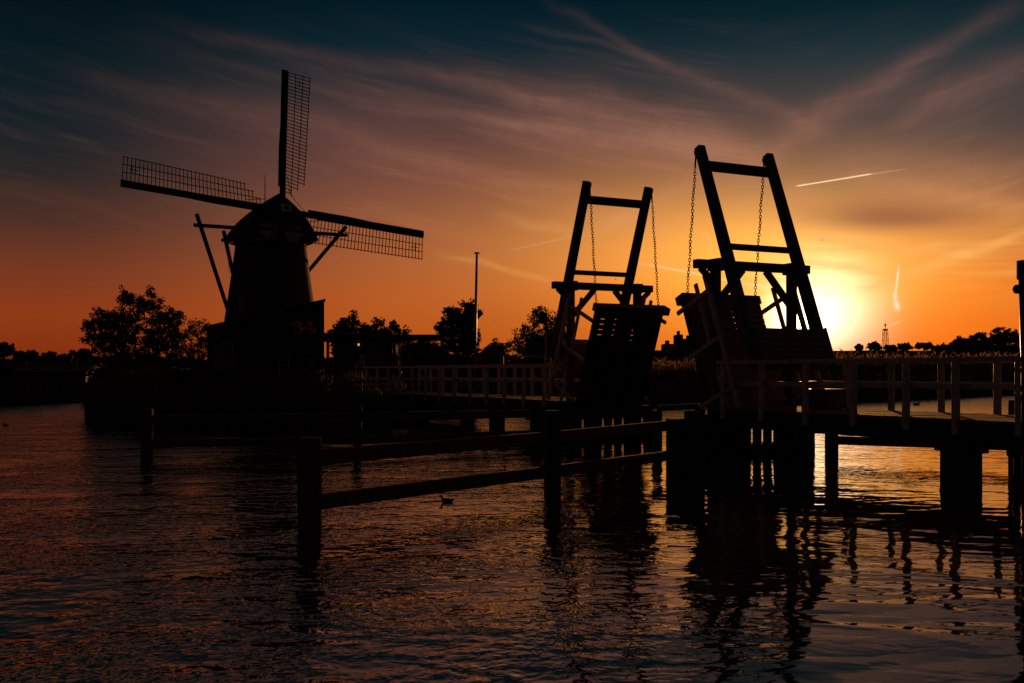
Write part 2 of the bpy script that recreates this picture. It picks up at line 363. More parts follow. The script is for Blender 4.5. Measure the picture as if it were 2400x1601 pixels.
POLY = np.array([(-3000, 10), (-300, 25), (-80, 42), (-44, 50), (-27.5, 56), (-26.6, 64), (-25.3, 66.5), (-22.5, 58), (-19.7, 50), (-16.6, 42), (-14.0, 36.2), (-13.3, 35.0),
                 (-11, 34.4), (-8.3, 34.6), (-6, 35.2), (-4.6, 36.2), (-4.2, 39), (-4.6, 45), (-2.6, 52), (3, 55), (8, 57.5), (13, 60), (20, 64), (30, 75), (43, 90), (70, 112), (120, 150),
                 (300, 230), (4000, 1200), (4000, 9000), (-3000, 9000)], float)
def sdf(x, y):
    x = np.asarray(x, float); y = np.asarray(y, float); d = np.full(x.shape, 1e9); ins = np.zeros(x.shape, bool)
    n = len(POLY)
    for i in range(n):
        a, b = POLY[i], POLY[(i + 1) % n]; e = b - a
        t = np.clip(((x - a[0]) * e[0] + (y - a[1]) * e[1]) / (e @ e), 0, 1)
        d = np.minimum(d, np.hypot(x - a[0] - t * e[0], y - a[1] - t * e[1]))
        c = ((a[1] > y) != (b[1] > y))
        with np.errstate(divide='ignore', invalid='ignore'):
            c &= x < (b[0] - a[0]) * (y - a[1]) / (b[1] - a[1] + 1e-12) + a[0]
        ins ^= c
    return np.where(ins, d, -d)
def seg(x, y, a, b):
    a = np.array(a, float); b = np.array(b, float); e = b - a
    t = np.clip(((x - a[0]) * e[0] + (y - a[1]) * e[1]) / (e @ e), 0, 1)
    return np.hypot(x - a[0] - t * e[0], y - a[1] - t * e[1])
def sm(x, a, b):
    t = np.clip((x - a) / (b - a), 0, 1); return t * t * (3 - 2 * t)
def hgt(x, y):
    x = np.asarray(x, float); y = np.asarray(y, float)
    d = sdf(x, y) + 0.35 * np.sin(x * 1.7 + 0.6 * y) * np.sin(y * 1.1)
    h = -0.8 + 0.85 * sm(d, -1.6, 0.1) + 0.65 * sm(d, 0.1, 2.2) + 0.25 * sm(d, 2, 12)
    h += 0.06 * np.sin(x * 0.7) * np.cos(y * 0.53) * sm(d, 1, 4)
    dk_ = np.minimum(seg(x, y, (18, 128), (62, 128)), seg(x, y, (62, 128), (600, 420)))
    h += 3.55 * (1 - sm(dk_, 1.5, 13)) * sm(d, 2, 6)
    return h
def hz(x, y): return float(hgt(np.array([x]), np.array([y]))[0])
xs = np.concatenate([[-3000, -1500, -800, -400, -250, -180], np.arange(-130, 190, 0.8), [200, 230, 270, 330, 400, 500, 700, 1000, 1500, 2500, 4000]])
ys = np.concatenate([np.arange(10, 30, 2.0), np.arange(30, 150, 0.8), np.arange(150, 250, 4), [260, 300, 350, 420, 500, 700, 1000, 1500, 2500, 4500, 9000]])
gx, gy = np.meshgrid(xs, ys); gz = hgt(gx, gy)
nx, ny = len(xs), len(ys)
me = bpy.data.meshes.new('ground'); me.vertices.add(nx * ny); me.vertices.foreach_set('co', np.stack([gx, gy, gz], -1).astype(np.float32).ravel())
ii = (np.arange(ny - 1)[:, None] * nx + np.arange(nx - 1)[None, :]).ravel()
keep = (np.maximum.reduce([gz.ravel()[ii], gz.ravel()[ii + 1], gz.ravel()[ii + nx], gz.ravel()[ii + nx + 1]]) > -0.75); ii = ii[keep]
fc = np.stack([ii, ii + 1, ii + nx + 1, ii + nx], -1).astype(np.int32)
me.loops.add(fc.size); me.loops.foreach_set('vertex_index', fc.ravel()); me.polygons.add(len(fc)); me.polygons.foreach_set('loop_start', np.arange(len(fc), dtype=np.int32) * 4)
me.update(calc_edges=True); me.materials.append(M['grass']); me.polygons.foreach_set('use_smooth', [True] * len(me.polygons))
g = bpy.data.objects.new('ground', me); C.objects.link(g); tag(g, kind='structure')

# ------------------------------------------------------------------ the bridge
BU = Vector((-0.4557, 0.8901, 0)); BV = Vector((0.8901, 0.4557, 0)); BO = Vector((7.33, 17.44, 0)); ZZ = Vector((0, 0, 1))
def B(s, t, z): return BO + BU * s + BV * t + ZZ * z
DZ = 1.05
def walkway(label, s0, s1, post_s, far_s, piles, ends):
    r = thing('footbridge', B((s0 + s1) / 2, 1.15, 0), label, 'footbridge')
    m = MB(); s = s0
    rnd = random.Random(int(s0 * 10))
    while s < s1 - 0.05:
        w = 0.19; j = rnd.uniform(-0.004, 0.004)
        m.hexa([B(s, -0.06, DZ - 0.05), B(s, 2.36, DZ - 0.05), B(s + w, 2.36, DZ - 0.05), B(s + w, -0.06, DZ - 0.05)],
               [B(s, -0.06, DZ + j), B(s, 2.36, DZ + j), B(s + w, 2.36, DZ + j), B(s + w, -0.06, DZ + j)]); s += 0.2
    m.build('deck', M['deck'], r)
    for t in (0.0, 0.78, 1.52, 2.3):
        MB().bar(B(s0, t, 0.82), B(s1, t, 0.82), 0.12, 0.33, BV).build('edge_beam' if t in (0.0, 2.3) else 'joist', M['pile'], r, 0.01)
    for side, tt, lst in ((-1, -0.105, post_s), (1, 2.405, far_s)):
        for k, s in enumerate(lst):
            zl = 0.80 if side < 0 else 0.9
            MB().bar(B(s + rnd.uniform(-.012, .012), tt + side * rnd.uniform(0, .008), zl + 0.015 * (k % 3)), B(s + rnd.uniform(-.006, .006), tt, 1.985), 0.13 + rnd.uniform(-.006, .006), 0.075, BU).build('railing_post', M['white'], r, 0.008)
        a, b = (ends[0] if side < 0 else ends[0] - 0.2), ends[1]
        ti = tt - side * 0.069
        MB().bar(B(a, tt - side * 0.02, 2.027), B(b, tt - side * 0.02, 2.027), 0.12, 0.078, BV).build('top_rail', M['white'], r, 0.008)
        MB().bar(B(a, ti, 1.59), B(b, ti, 1.59), 0.055, 0.10, BV).build('mid_rail', M['white'], r, 0.006)
    for (s, t, w) in piles:
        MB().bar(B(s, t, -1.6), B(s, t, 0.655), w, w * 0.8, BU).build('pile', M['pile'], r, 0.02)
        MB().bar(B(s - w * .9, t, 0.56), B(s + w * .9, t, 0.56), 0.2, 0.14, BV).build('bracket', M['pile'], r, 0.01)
    return r
near_r = [-10.9, -9.7, -8.5, -7.2, -6.0, -4.8, -3.6, -2.4, -1.18, 0.0, 1.03, 2.25, 3.5, 4.76, 6.0]
walkway('near timber footbridge with white railings running out of the right edge of the frame', -12, 6.25, near_r,
        [-10.5, -9.2, -8.0, -6.8, -5.5, -4.2, -3.0, -1.6, -0.1, 1.2, 2.47, 3.72, 5.0], [(0.24, 0.3, 0.53), (-1.15, 0.3, 0.5), (-5.5, 0.3, 0.5), (-5.5, 2.0, 0.5)], (-12, 6.2))
near_l = [13.9 + 1.235 * k for k in range(13)]
walkway('far timber footbridge with white railings leading to the mill bank', 12.8, 30.5, near_l, [14.3 + 1.25 * k for k in range(13)],
        [(19.7, 0.2, 0.42), (17.5, 0.2, 0.44), (17.5, 2.0, 0.4), (23.5, 0.2, 0.4), (23.5, 2.0, 0.4)], (13.0, 29.2))

def drawbridge(label, sp_, d):
    """d=+1: leaf leans towards +s (channel) from the near side; d=-1 the opposite leaf"""
    r = thing('drawbridge', B(sp_, 1.15, 0), label, 'drawbridge', 'two raised halves of the drawbridge')
    def Q(ds, t, z): return B(sp_ + d * ds, t, z)
    # portal
    for t in (0.0, 2.14):
        MB().bar(Q(0, t, 0.3), Q(0, t, 4.06), 0.17, 0.2, BV).build('portal_post', M['beam'], r, 0.012)
        o = 1 if t == 0 else -1
        MB().bar(Q(0, t, 3.28), Q(0, t + o * 0.74, 4.07), 0.13, 0.13, BU).build('brace', M['beam'], r, 0.01)
        MB().bar(Q(0, t, 3.72), Q(0, t - o * 0.40, 4.07), 0.12, 0.12, BU).build('brace', M['beam'], r, 0.01)
    MB().bar(Q(0, -0.54, 4.155), Q(0, 2.62, 4.155), 0.2, 0.19, BU).build('lintel', M['beam'], r, 0.012)
    for t in (0.02, 2.12):
        MB().bar(Q(-0.26, t, 4.15), Q(0.16, t, 4.15), 0.24, 0.26, BV).build('pivot_bearing', M['iron'], r, 0.01)
    # balance beams
    th = math.radians(21.2); pv = (-0.35, 4.15)
    def K(b, t, n=0.0): return Q(pv[0] + b * math.sin(th) - n * math.cos(th), t, pv[1] + b * math.cos(th) + n * math.sin(th))
    for t in (0.1, 2.05):
        MB().bar(K(-2.05, t), K(2.9, t), 0.21, 0.24, BV, 0.19, 0.19).build('balance_beam', M['beam'], r, 0.014)
        MB().bar(K(2.82, t, -0.10), K(2.82, t, -0.17), 0.10, 0.12, BV).build('chain_bracket', M['iron'], r)
    MB().bar(K(2.42, 0.2), K(2.42, 1.96), 0.21, 0.13, (K(1, 0) - K(0, 0))).build('crossbar', M['beam'], r, 0.01)
    MB().bar(K(0.42, 0.2), K(0.42, 1.96), 0.115, 0.11, (K(1, 0) - K(0, 0))).build('crossbar', M['beam'], r, 0.01)
    # counterweight box clad with planks
    m = MB(); rnd = random.Random(5)
    for k in range(6):
        b0 = -1.55 - k * 0.135
        m.bar(K(b0 - 0.065, 0.21, 0.125 + rnd.uniform(-.003, .003)), K(b0 - 0.065, 2.19, 0.125), 0.128, 0.03, (K(1, 0) - K(0, 0)))
    m.bar(K(-1.95, 0.22, -0.09), K(-1.95, 2.18, -0.09), 0.80, 0.40, (K(1, 0) - K(0, 0)))
    cw = m.build('counterweight_box', M['plank'], r, 0.004)
    for t in (2.207,):
        MB().bar(K(-1.50, t, -.08), K(-2.39, t, -.08), 0.03, 0.42, BV).build('end_board', M['plank'], cw)
    # raised leaf
    tl = math.radians(22.0); hs, hz_ = 0.08, 1.02
    def L(l, t, n=0.0): return Q(hs + l * math.sin(tl) - n * math.cos(tl), t, hz_ + l * math.cos(tl) + n * math.sin(tl))
    ld = L(1, 0) - L(0, 0)
    LW, L0 = (2.12, 0.02) if d > 0 else (2.2, 0.10)
    m = MB(); l = 0.04; k = 0
    while l < 2.58:
        gap = 0.021 if (1.72 < l < 2.40 if d < 0 else 1.93 < l < 2.25) else 0.005
        m.bar(L(l + 0.072, L0, -0.013), L(l + 0.072, LW, -0.013), 0.146 - gap, 0.024 + 0.002 * (k % 2), ld); l += 0.1465; k += 1
    leaf = m.build('leaf', M['plank'], r)
    for ta, tb in ((L0, .20 if d < 0 else .62), (.45 if d < 0 else .63, .64), (.93, 1.24), (1.45, 1.84), (1.96, 2.12)):
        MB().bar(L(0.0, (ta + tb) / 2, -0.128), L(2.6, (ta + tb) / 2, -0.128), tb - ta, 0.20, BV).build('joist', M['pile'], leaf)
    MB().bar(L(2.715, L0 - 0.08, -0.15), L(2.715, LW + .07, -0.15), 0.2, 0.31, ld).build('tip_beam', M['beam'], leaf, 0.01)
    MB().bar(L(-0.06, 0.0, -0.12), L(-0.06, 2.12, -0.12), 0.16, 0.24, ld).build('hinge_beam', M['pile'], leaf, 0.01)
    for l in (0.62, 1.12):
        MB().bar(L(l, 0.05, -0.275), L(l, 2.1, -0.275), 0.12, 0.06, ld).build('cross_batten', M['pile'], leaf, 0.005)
    for t in (-0.085, 2.205):
        o = -1 if t < 0 else 1
        rl = MB().bar(L(-0.33, t + o * 0.06, 1.0), L(2.76, t + o * 0.06, 1.0), 0.07, 0.13, BV).build('top_rail', M['white'], leaf, 0.008)
        MB().bar(L(-0.25, t - o * 0.045, 0.5), L(2.78, t - o * 0.045, 0.5), 0.05, 0.11, BV).build('mid_rail', M['white'], leaf, 0.008)
        for l in (2.42, 1.32, 0.16):
            MB().bar(L(l, t, -0.30), L(l, t, 1.06), 0.06, 0.095, BV).build('railing_post', M['white'], leaf, 0.006)
    # chains of single links, with a turnbuckle rod on top
    for t in (0.1, 2.05):
        a = K(2.86, t, -0.15); b = L(2.80, t if t > 1 else 0.1, -0.02); dv = (b - a); n_ = dv.normalized()
        side = n_.cross(BV).normalized(); s2 = n_.cross(side)
        m = MB(); a2 = a + n_ * 0.42
        m.tube([a, a + n_ * 0.08, a + n_ * 0.12, a + n_ * 0.34, a + n_ * 0.38, a2], [.010, .010, .020, .020, .010, .010], 6)
        Lc = (b - a2).length; pitch = 0.068; k = int(Lc / pitch)
        for i in range(k + 1):
            p = a2 + n_ * (Lc * i / k)
            ang_ = 0.5 + 0.25 * math.sin(i * 0.7) + (math.pi / 2 if i % 2 else 0)
            m.torus(p + side * 0.012 * math.sin(i * 0.5), n_, side * math.cos(ang_) + s2 * math.sin(ang_), 0.044, 0.026, 0.0095)
        m.build('chain', M['iron'], r)
    # slack rope from the counterweight to the railing
    p0 = K(-2.2, 0.0, 0.2); p1 = Q(-1.75, -0.02, 1.25)
    MB().tube([p0.lerp(p1, k / 8) - ZZ * 0.10 * math.sin(math.pi * k / 8) for k in range(9)], 0.022, 6).build('slack_rope', M['iron'], r)
    return r
drawbridge('nearer raised half of the drawbridge, its leaf leaning left in front of the setting sun', 6.40, 1)
drawbridge('farther raised half of the drawbridge, its leaf leaning right towards the nearer half', 12.63, -1)

def pier(label, sp_, t0, t1, pitch, d, gaps):
    r = thing('bridge_pier', B(sp_, 1.15, 0), label, 'pier', 'piers beneath the drawbridge')
    t = t0; k = 0; rnd = random.Random(3)
    while t < t1:
        w = pitch - (0.095 if k in gaps else 0.004)
        MB().bar(B(sp_ + d * 0.1, t + w / 2, -1.5), B(sp_ + d * 0.1, t + w / 2, 0.60), w, 0.07, BV).build('pile', M['pile'], r)
        t += pitch; k += 1
    MB().bar(B(sp_ + d * 0.1, t0 - .1, 0.74), B(sp_ + d * 0.1, t1 + .1, 0.74), 0.34, 0.34, BU).build('cap_beam', M['pile'], r, 0.01)
    MB().bar(B(sp_ - d * 0.1, t0 - .05, 0.12), B(sp_ - d * 0.1, t1 + .05, 0.12), 0.12, 0.24, BU).build('waling', M['pile'], r, 0.01)
    MB().bar(B(sp_ + d * 0.30, t0 - .05, 0.12), B(sp_ + d * 0.30, t1 + .05, 0.12), 0.12, 0.24, BU).build('waling', M['pile'], r, 0.01)
    return r
pier('row of close-set piles under the nearer half of the drawbridge', 6.45, -0.30, 2.7, 0.295, 1, (4, 5, 6))
pier('row of close-set piles under the farther half of the drawbridge', 12.6, -1.25, 2.35, 0.32, -1, (4, 6, 7, 8, 10))

# guide fences for boats
def gfence(label, posts, rails, group='timber guide fences in the water'):
    r = thing('guide_fence', (posts[0][0], posts[0][1], 0), label, 'fence', group)
    for i, (x, y, w, z1) in enumerate(posts):
        j = min(i, len(posts) - 2); dr = Vector((posts[j + 1][0] - posts[j][0], posts[j + 1][1] - posts[j][1], 0)).normalized()
        MB().bar((x, y, -1.8), (x, y, z1), w, w, (1, 0.12, 0)).build('post', M['pile'] if i else M['fence'], r, 0.018)
    for pts, h, w in rails:
        for k in range(len(pts) - 1):
            MB().bar(pts[k], pts[k + 1], w, h).build('rail', M['fence'], r, 0.012)
    return r
a0 = (xat(726, 12), 12.0); a1 = (xat(1295, 15.8), 15.8); a2 = (xat(1612, 19.5), 19.5)
gfence('near timber guide fence with two rails rising from the left post to the drawbridge',
       [(*a0, .255, 1.08), (*a1, .225, 1.25), (xat(1584, 18.8), 18.8, .29, 1.0), (xat(1628, 19.2), 19.2, .31, 1.12)],
       [([Vector((a0[0] + .05, a0[1], .85)), Vector((a1[0], a1[1] + .05, .85)), Vector((a2[0], a2[1], .88))], .175, .10),
        ([Vector((a0[0] + .05, a0[1], .345)), Vector((a1[0], a1[1] + .05, .345)), Vector((xat(1570, 18.9), 18.9, .345))], .17, .10)])
b0 = (xat(345, 22), 22.0); b1 = (xat(838, 23.2), 23.2); b2 = (xat(1262, 25.8), 25.8)
gfence('farther timber guide fence in front of the reedy mill bank',
       [(*b0, .22, 1.07), (*b1, .18, 1.10), (xat(1256, 25.8), 25.8, .26, 1.0)],
       [([Vector((b0[0] + .05, b0[1], .835)), Vector((b1[0], b1[1] + .05, .845)), Vector((b2[0], b2[1], .83))], .19, .09),
        ([Vector((b0[0] + .05, b0[1], .345)), Vector((b1[0], b1[1] + .05, .345)), Vector((b2[0], b2[1], .345))], .165, .09)])
c0 = (xat(1949, 23.3), 23.3); c1 = (xat(2460, 20.8), 20.8)
gfence('single low guide beam seen through the piles under the right footbridge',
       [(*c0, .23, 0.98), (*c1, .25, 1.1)], [([Vector((c0[0], c0[1], .34)), Vector((c1[0], c1[1], .36))], .185, .12)])
d0 = at(1540, 957, 24.4); d1 = at(1640, 952, 24.2)
gfence('short guide beam crossing the channel between the two piers', [(d0.x, d0.y, .2, .95), (d1.x, d1.y, .2, 1.0)], [([d0, d1], .13, .1)])

# ------------------------------------------------------------------ windmill
D0 = 95.0
hub = Vector((-0.2151 * D0, D0, EYE + 0.1520 * D0)); phi = math.radians(31.0); tau = math.radians(12); alp = math.radians(5.45); R = 0.1455 * D0
A = Vector((math.cos(phi), math.sin(phi), 0)); NH = Vector((math.sin(phi), -math.cos(phi), 0))
Nn = NH * math.cos(tau) + ZZ * math.sin(tau); Bb = -NH * math.sin(tau) + ZZ * math.cos(tau)
cc = hub - NH * 3.2; GZ = hz(cc.x, cc.y)
mill = thing('windmill', (cc.x, cc.y, GZ), 'round brick windmill with four lattice sails behind the dark shed', 'windmill')
def CAPP(a, n, z): return Vector((cc.x, cc.y, 0)) + A * a + NH * n + ZZ * z
m = MB(); prof = [(GZ - .5, 5.15), (GZ + .6, 4.95), (4.5, 4.45), (8.4, 3.88), (11, 3.5), (13.4, 3.18), (13.42, 3.28), (13.55, 3.28)]; n = 40
for i, (z, rr) in enumerate(prof): m.v += [(cc.x + rr * math.cos(2 * math.pi * k / n), cc.y + rr * math.sin(2 * math.pi * k / n), z) for k in range(n)]
m.f += [(i * n + k, i * n + (k + 1) % n, (i + 1) * n + (k + 1) % n, (i + 1) * n + k) for i in range(len(prof) - 1) for k in range(n)]
body = m.build('tower', M['brick'], mill, smooth=True)
m = MB(); prof = [(13.56, 3.22), (13.60, 3.16), (14.2, 3.16), (14.2, 2.6)]
for i, (z, rr) in enumerate(prof): m.v += [(cc.x + rr * math.cos(2 * math.pi * k / n), cc.y + rr * math.sin(2 * math.pi * k / n), z) for k in range(n)]
m.f += [(i * n + k, i * n + (k + 1) % n, (i + 1) * n + (k + 1) % n, (i + 1) * n + k) for i in range(3) for k in range(n)]
m.build('cap_ring', M['white'], mill, smooth=True)
for (px, py, w, h) in ((567, 712, 10, 28),):
    # arched windows set on the tower wall
    z0 = zat(py + h / 2, 94); z1 = zat(py - h / 2, 94); rr = 4.95 + (3.16 - 4.95) * ((z0 + z1) / 2 - GZ) / (13.5 - GZ)
    xx = xat(px, 94.2); an = math.asin(max(-1, min(1, (xx - cc.x) / rr))); cx, cy = cc.x + rr * math.sin(an), cc.y - rr * math.cos(an); tx, ty = math.cos(an), math.sin(an); hw = w / 2 / 26.5
    ins = [(hw * math.cos(q), (z1 - hw) + hw * math.sin(q)) for q in [math.pi * k / 8 for k in range(9)]] + [(-hw, z0), (hw, z0)]
    def P3(u, z, o): return (cx + tx * u + math.sin(an) * o, cy + ty * u - math.cos(an) * o, z)
    fr = MB(); N_ = len(ins)
    fr.add([P3(u * 1.28, z + (0.07 if z > z0 + .1 else -.07), .12) for u, z in ins] + [P3(u, z, .12) for u, z in ins], [(k, (k + 1) % N_, N_ + (k + 1) % N_, N_ + k) for k in range(N_)])
    wf = fr.build('window', M['signwhite'], mill)
    MB().add([P3(u, z, .06) for u, z in ins], [tuple(range(N_))]).build('pane', M['glass'], wf)
# thatched cap: pointed boat shape, lofted along the shaft axis (n from back to front)
def capsec(n_, hw, top, zb):
    pts = []
    for k in range(21):
        t = k / 20 * 2 - 1; a_ = abs(t)
        zz = zb + (top - zb) * (1 - a_ ** 1.55) + 0.10 * max(0, 1 - a_ / 0.1) - 0.10 * math.sin(a_ * math.pi * 2)
        pts.append(CAPP(hw * t, n_, zz))
    pts.append(CAPP(hw * .86, n_, zb - .22))
    for t in (.6, .3, 0, -.3, -.6): pts.append(CAPP(hw * t, n_, zb - .10 + .34 * (1 - t * t)))
    pts.append(CAPP(-hw * .86, n_, zb - .22))
    return pts
secs = [(-3.9, 1.6, 15.2, 14.0), (-3.6, 2.7, 16.2, 13.95), (-2.8, 3.5, 17.0, 13.95), (-1.5, 3.95, 17.45, 13.92), (0, 4.05, 17.7, 13.9), (1.3, 3.95, 17.85, 13.9), (2.4, 3.7, 17.85, 13.92), (2.9, 3.5, 17.75, 13.95)]
m = MB()
for s_ in secs: m.v += [tuple(p) for p in capsec(*s_)]
kk = 28
m.f += [(i * kk + k, i * kk + (k + 1) % kk, (i + 1) * kk + (k + 1) % kk, (i + 1) * kk + k) for i in range(len(secs) - 1) for k in range(kk)]
m.f += [tuple(range(kk))[::-1], tuple((len(secs) - 1) * kk + k for k in range(kk))]
cap = m.build('cap', M['thatch'], mill, smooth=False)
tp = at(621, 411, 97.0); MB().tube([Vector((tp.x, tp.y, 17.0)), tp], [.05, .03], 5).build('lightning_rod', M['iron'], cap)
sh = MB().tube([hub + Nn * 0.55, hub - Nn * 2.4], [0.42, 0.38], 10); sh.build('windshaft', M['iron'], mill)
# carved board under the shaft with the year
bc = hub - ZZ * 1.95 - NH * 0.05
m = MB(); pr = [(-2.2, .30), (-1.9, .42), (-1.2, .50), (1.2, .50), (1.9, .42), (2.2, .30), (1.9, .12), (1.55, -.12), (1.25, -.34), (.95, -.10), (.55, -.02), (.2, -.36), (0, -.55), (-.2, -.36), (-.55, -.02), (-.95, -.10), (-1.25, -.34), (-1.55, -.12), (-1.9, .12)]
nn = len(pr); m.add([bc + A * u + ZZ * (v - .3) + NH * .0 for u, v in pr] + [bc + A * u + ZZ * (v - .3) - NH * .08 for u, v in pr], [tuple(range(nn)), tuple(range(nn, 2 * nn))[::-1]] + [(k, k + nn, (k + 1) % nn + nn, (k + 1) % nn) for k in range(nn)])
brd = m.build('year_board', M['white'], mill)
def text(body, size, loc, xdir, ydir, m_, parent, name='lettering', ext=0.01):
    cu = bpy.data.curves.new(name, 'FONT'); cu.body = body; cu.size = size; cu.extrude = ext; cu.align_x = 'CENTER'; cu.align_y = 'CENTER'
    tmp = bpy.data.objects.new('tmp', cu); C.objects.link(tmp)
    bpy.context.view_layer.update(); dg = bpy.context.evaluated_depsgraph_get()
    me_ = bpy.data.meshes.new_from_object(tmp.evaluated_get(dg)); bpy.data.objects.remove(tmp); me_.name = name
    xd = Vector(xdir).normalized(); yd = Vector(ydir).normalized(); zd = xd.cross(yd)
    mt = Matrix((xd, yd, zd)).transposed().to_4x4(); off = ROOTLOC[parent.name]
    mt.translation = Vector(loc) - off; me_.transform(mt); me_.materials.clear(); me_.materials.append(m_)
    o = bpy.data.objects.new(name, me_); C.objects.link(o); o.parent = parent; ROOTLOC[o.name] = off; return o
text('ANNO', 0.62, bc - A * 1.05 + ZZ * 0.56 + NH * 0.03, A, ZZ, M['signwhite'], brd)
text('1738', 0.62, bc + A * 1.15 + ZZ * 0.56 + NH * 0.03, A, ZZ, M['signwhite'], brd)
# star plate on the shaft head
pc = hub + Nn * 0.75 + Bb * 0.05 + A * 0.1
m = MB().bar(pc - Nn * .05, pc + Nn * .05, 0.9, 0.66, A); st = m.build('star_plate', M['signwhite'], mill)
m = MB()
for k in range(4):
    dd = A * math.cos(math.pi * k / 4) + Bb * math.sin(math.pi * k / 4)
    m.bar(pc + Nn * .075 - dd * .27, pc + Nn * .075 + dd * .27, .07, .03, dd.cross(Nn))
m.build('star', M['iron'], st)
# sails
for k in range(4):
    th = math.radians(90 * k) - alp + math.pi / 2
    dr = A * math.cos(th) + Bb * math.sin(th); ch = A * math.sin(th) - Bb * math.cos(th)
    off = Nn * (0.12 if k % 2 else -0.12)
    def SP(r_, c_, n_=0.0):
        tw = math.radians(22) * (1 - r_ / R) + math.radians(3)
        return hub + off + dr * r_ + ch * (c_ * math.cos(tw)) + Nn * (n_ - c_ * math.sin(tw) * (1 if c_ > 0 else 0.3))
    stock = MB().bar(SP(0, 0), SP(R, 0), 0.46, 0.40, ch, 0.30, 0.22).build('sail', M['sail'], mill)
    m = MB(); nseg = 6
    for j in range(nseg):
        r0 = 2.3 + (R - 2.3) * j / nseg; r1 = 2.3 + (R - 2.3) * (j + 1) / nseg
        w0 = -0.50 if j < 3 else -0.40
        m.hexa([SP(r0, w0, .02), SP(r0, -.1, -.02), SP(r0, -.1, .04), SP(r0, w0, .08)], [SP(r1, w0 + (.08 if j == 2 else 0), .02), SP(r1, -.1, -.02), SP(r1, -.1, .04), SP(r1, w0 + (.08 if j == 2 else 0), .08)])
    m.build('leading_board', M['sail'], stock)
    m = MB()
    for j in range(6):
        ra, rb = 3.2 + (R - 3.2) * j / 6, 3.2 + (R - 3.2) * (j + 1) / 6
        m.hexa([SP(ra, .05, -.05), SP(ra, .30, -.05), SP(ra, .30, -.01), SP(ra, .05, -.01)], [SP(rb, .05, -.05), SP(rb, .30, -.05), SP(rb, .30, -.01), SP(rb, .05, -.01)])
    nb = 36
    for j in range(nb):
        rr = 2.0 + (R - .12 - 2.0) * j / (nb - 1); cm_ = 2.46 if j > 3 else (1.75 if j > 1 else 1.05)
        m.bar(SP(rr, 0.0), SP(rr, cm_), .055, .06, dr)
    for c_ in (0.98, 1.68, 2.38):
        rs = 2.05 if c_ < 1 else (2.5 if c_ < 2 else 3.2)
        pts = [SP(rs + (R - .08 - rs) * q / 8, c_, .03) for q in range(9)]
        for q in range(8): m.bar(pts[q], pts[q + 1], .055, .05, ch)
    for rr in (R - 1.15, R - .85): m.bar(SP(rr - .0, .98, .03), SP(rr, 1.68, .03), .05, .04, dr)
    m.bar(SP(R - 1.35, 1.35, .03), SP(R - .6, 1.35, .03), .05, .04, ch)
    m.build('lattice', M['sail'], stock)
    MB().tube([SP(3.4, .4, .2), SP(1.6, .9, .35)], .03, 4).build('sail_rope', M['iron'], stock)
MB().tube([hub + Bb * 2.2 + A * .6, hub + Bb * 1.0 + A * 1.3, CAPP(2.2, 2.9, 16.4)], .025, 4).build('brake_rope', M['iron'], mill)
# tail pole rig
lA, lB = CAPP(-7.3, 1.2, 14.72), CAPP(6.95, 1.2, 14.78)
MB().bar(lA, lB, .30, .34, ZZ).build('cross_beam', M['sail'], mill)
sA, sB = CAPP(-3.9, -2.3, 14.0), CAPP(3.9, -2.3, 14.0)
MB().bar(sA, sB, .28, .32, ZZ).build('cross_beam', M['sail'], mill)
tail = CAPP(0.0, -8.2, GZ + 1.6)
MB().bar(CAPP(0, -3.4, 14.4), tail, .34, .34).build('tail_pole', M['sail'], mill)
for p, q in ((at(461, 502, 90.4), at(558, 800, 98)), (at(811, 531, 98.0), at(633, 742, 101.5)), (at(524, 541, 95.0), at(561, 710, 98))):
    MB().bar(p, q, .26, .26).build('tail_brace', M['sail'], mill)
mill_rope = MB().tube([at(531, 556, 95), at(537, 640, 95)], .02, 4).build('hanging_rope', M['iron'], mill)

# ------------------------------------------------------------------ buildings near the mill
DS = 60.0
sx0, sx1 = xat(485, DS), xat(760, DS); zl, zr = zat(766, DS), zat(703, DS); gzs = hz((sx0 + sx1) / 2, DS)
shed = thing('visitor_shed', ((sx0 + sx1) / 2, DS + 4, gzs), 'large dark timber shed with a single-pitch roof rising to the right before the windmill', 'building')
sk = -2.4
m = MB().hexa([(sx0, DS, gzs - .3), (sx1, DS, gzs - .3), (sx1 + sk, DS + 9, gzs - .3), (sx0 + sk, DS + 9, gzs - .3)], [(sx0, DS, zl - .1), (sx1, DS, zr - .1), (sx1 + sk, DS + 9, zr - .1), (sx0 + sk, DS + 9, zl - .1)])
m.build('wall', M['clad'], shed)
m = MB(); e = .12
m.hexa([(sx0 - e, DS - .25, zl - .11), (sx1 + e, DS - .25, zr - .08), (sx1 + e + sk, DS + 9.2, zr - .08), (sx0 - e + sk, DS + 9.2, zl - .11)],
       [(sx0 - e, DS - .25, zl + .02), (sx1 + e, DS - .25, zr + .05), (sx1 + e + sk, DS + 9.2, zr + .05), (sx0 - e + sk, DS + 9.2, zl + .02)])
m.build('roof', M['roof'], shed)
for px, y0, y1 in ((503, 808, 846), (520.5, 800, 848), (540, 797, 846)):
    x = xat(px, DS); MB().box(x - .16, x + .16, DS - .04, DS - .005, zat(y1 + 30, DS), zat(y0, DS)).build('window', M['glass'], shed)
    MB().box(x + .16, x + .19, DS - .09, DS - .005, zat(y1 + 30, DS), zat(y0, DS)).build('window_frame', M['orangeframe'], shed)
def frame(mb, x0, x1, z0, z1, y, w, dpt=.05):
    mb.box(x0, x1, y - dpt, y, z1 - w, z1); mb.box(x0, x1, y - dpt, y, z0, z0 + w); mb.box(x0, x0 + w, y - dpt, y, z0 + w, z1 - w); mb.box(x1 - w, x1, y - dpt, y, z0 + w, z1 - w)
x0, x1, z0, z1 = xat(720, DS), xat(744, DS), zat(863, DS), zat(841, DS)
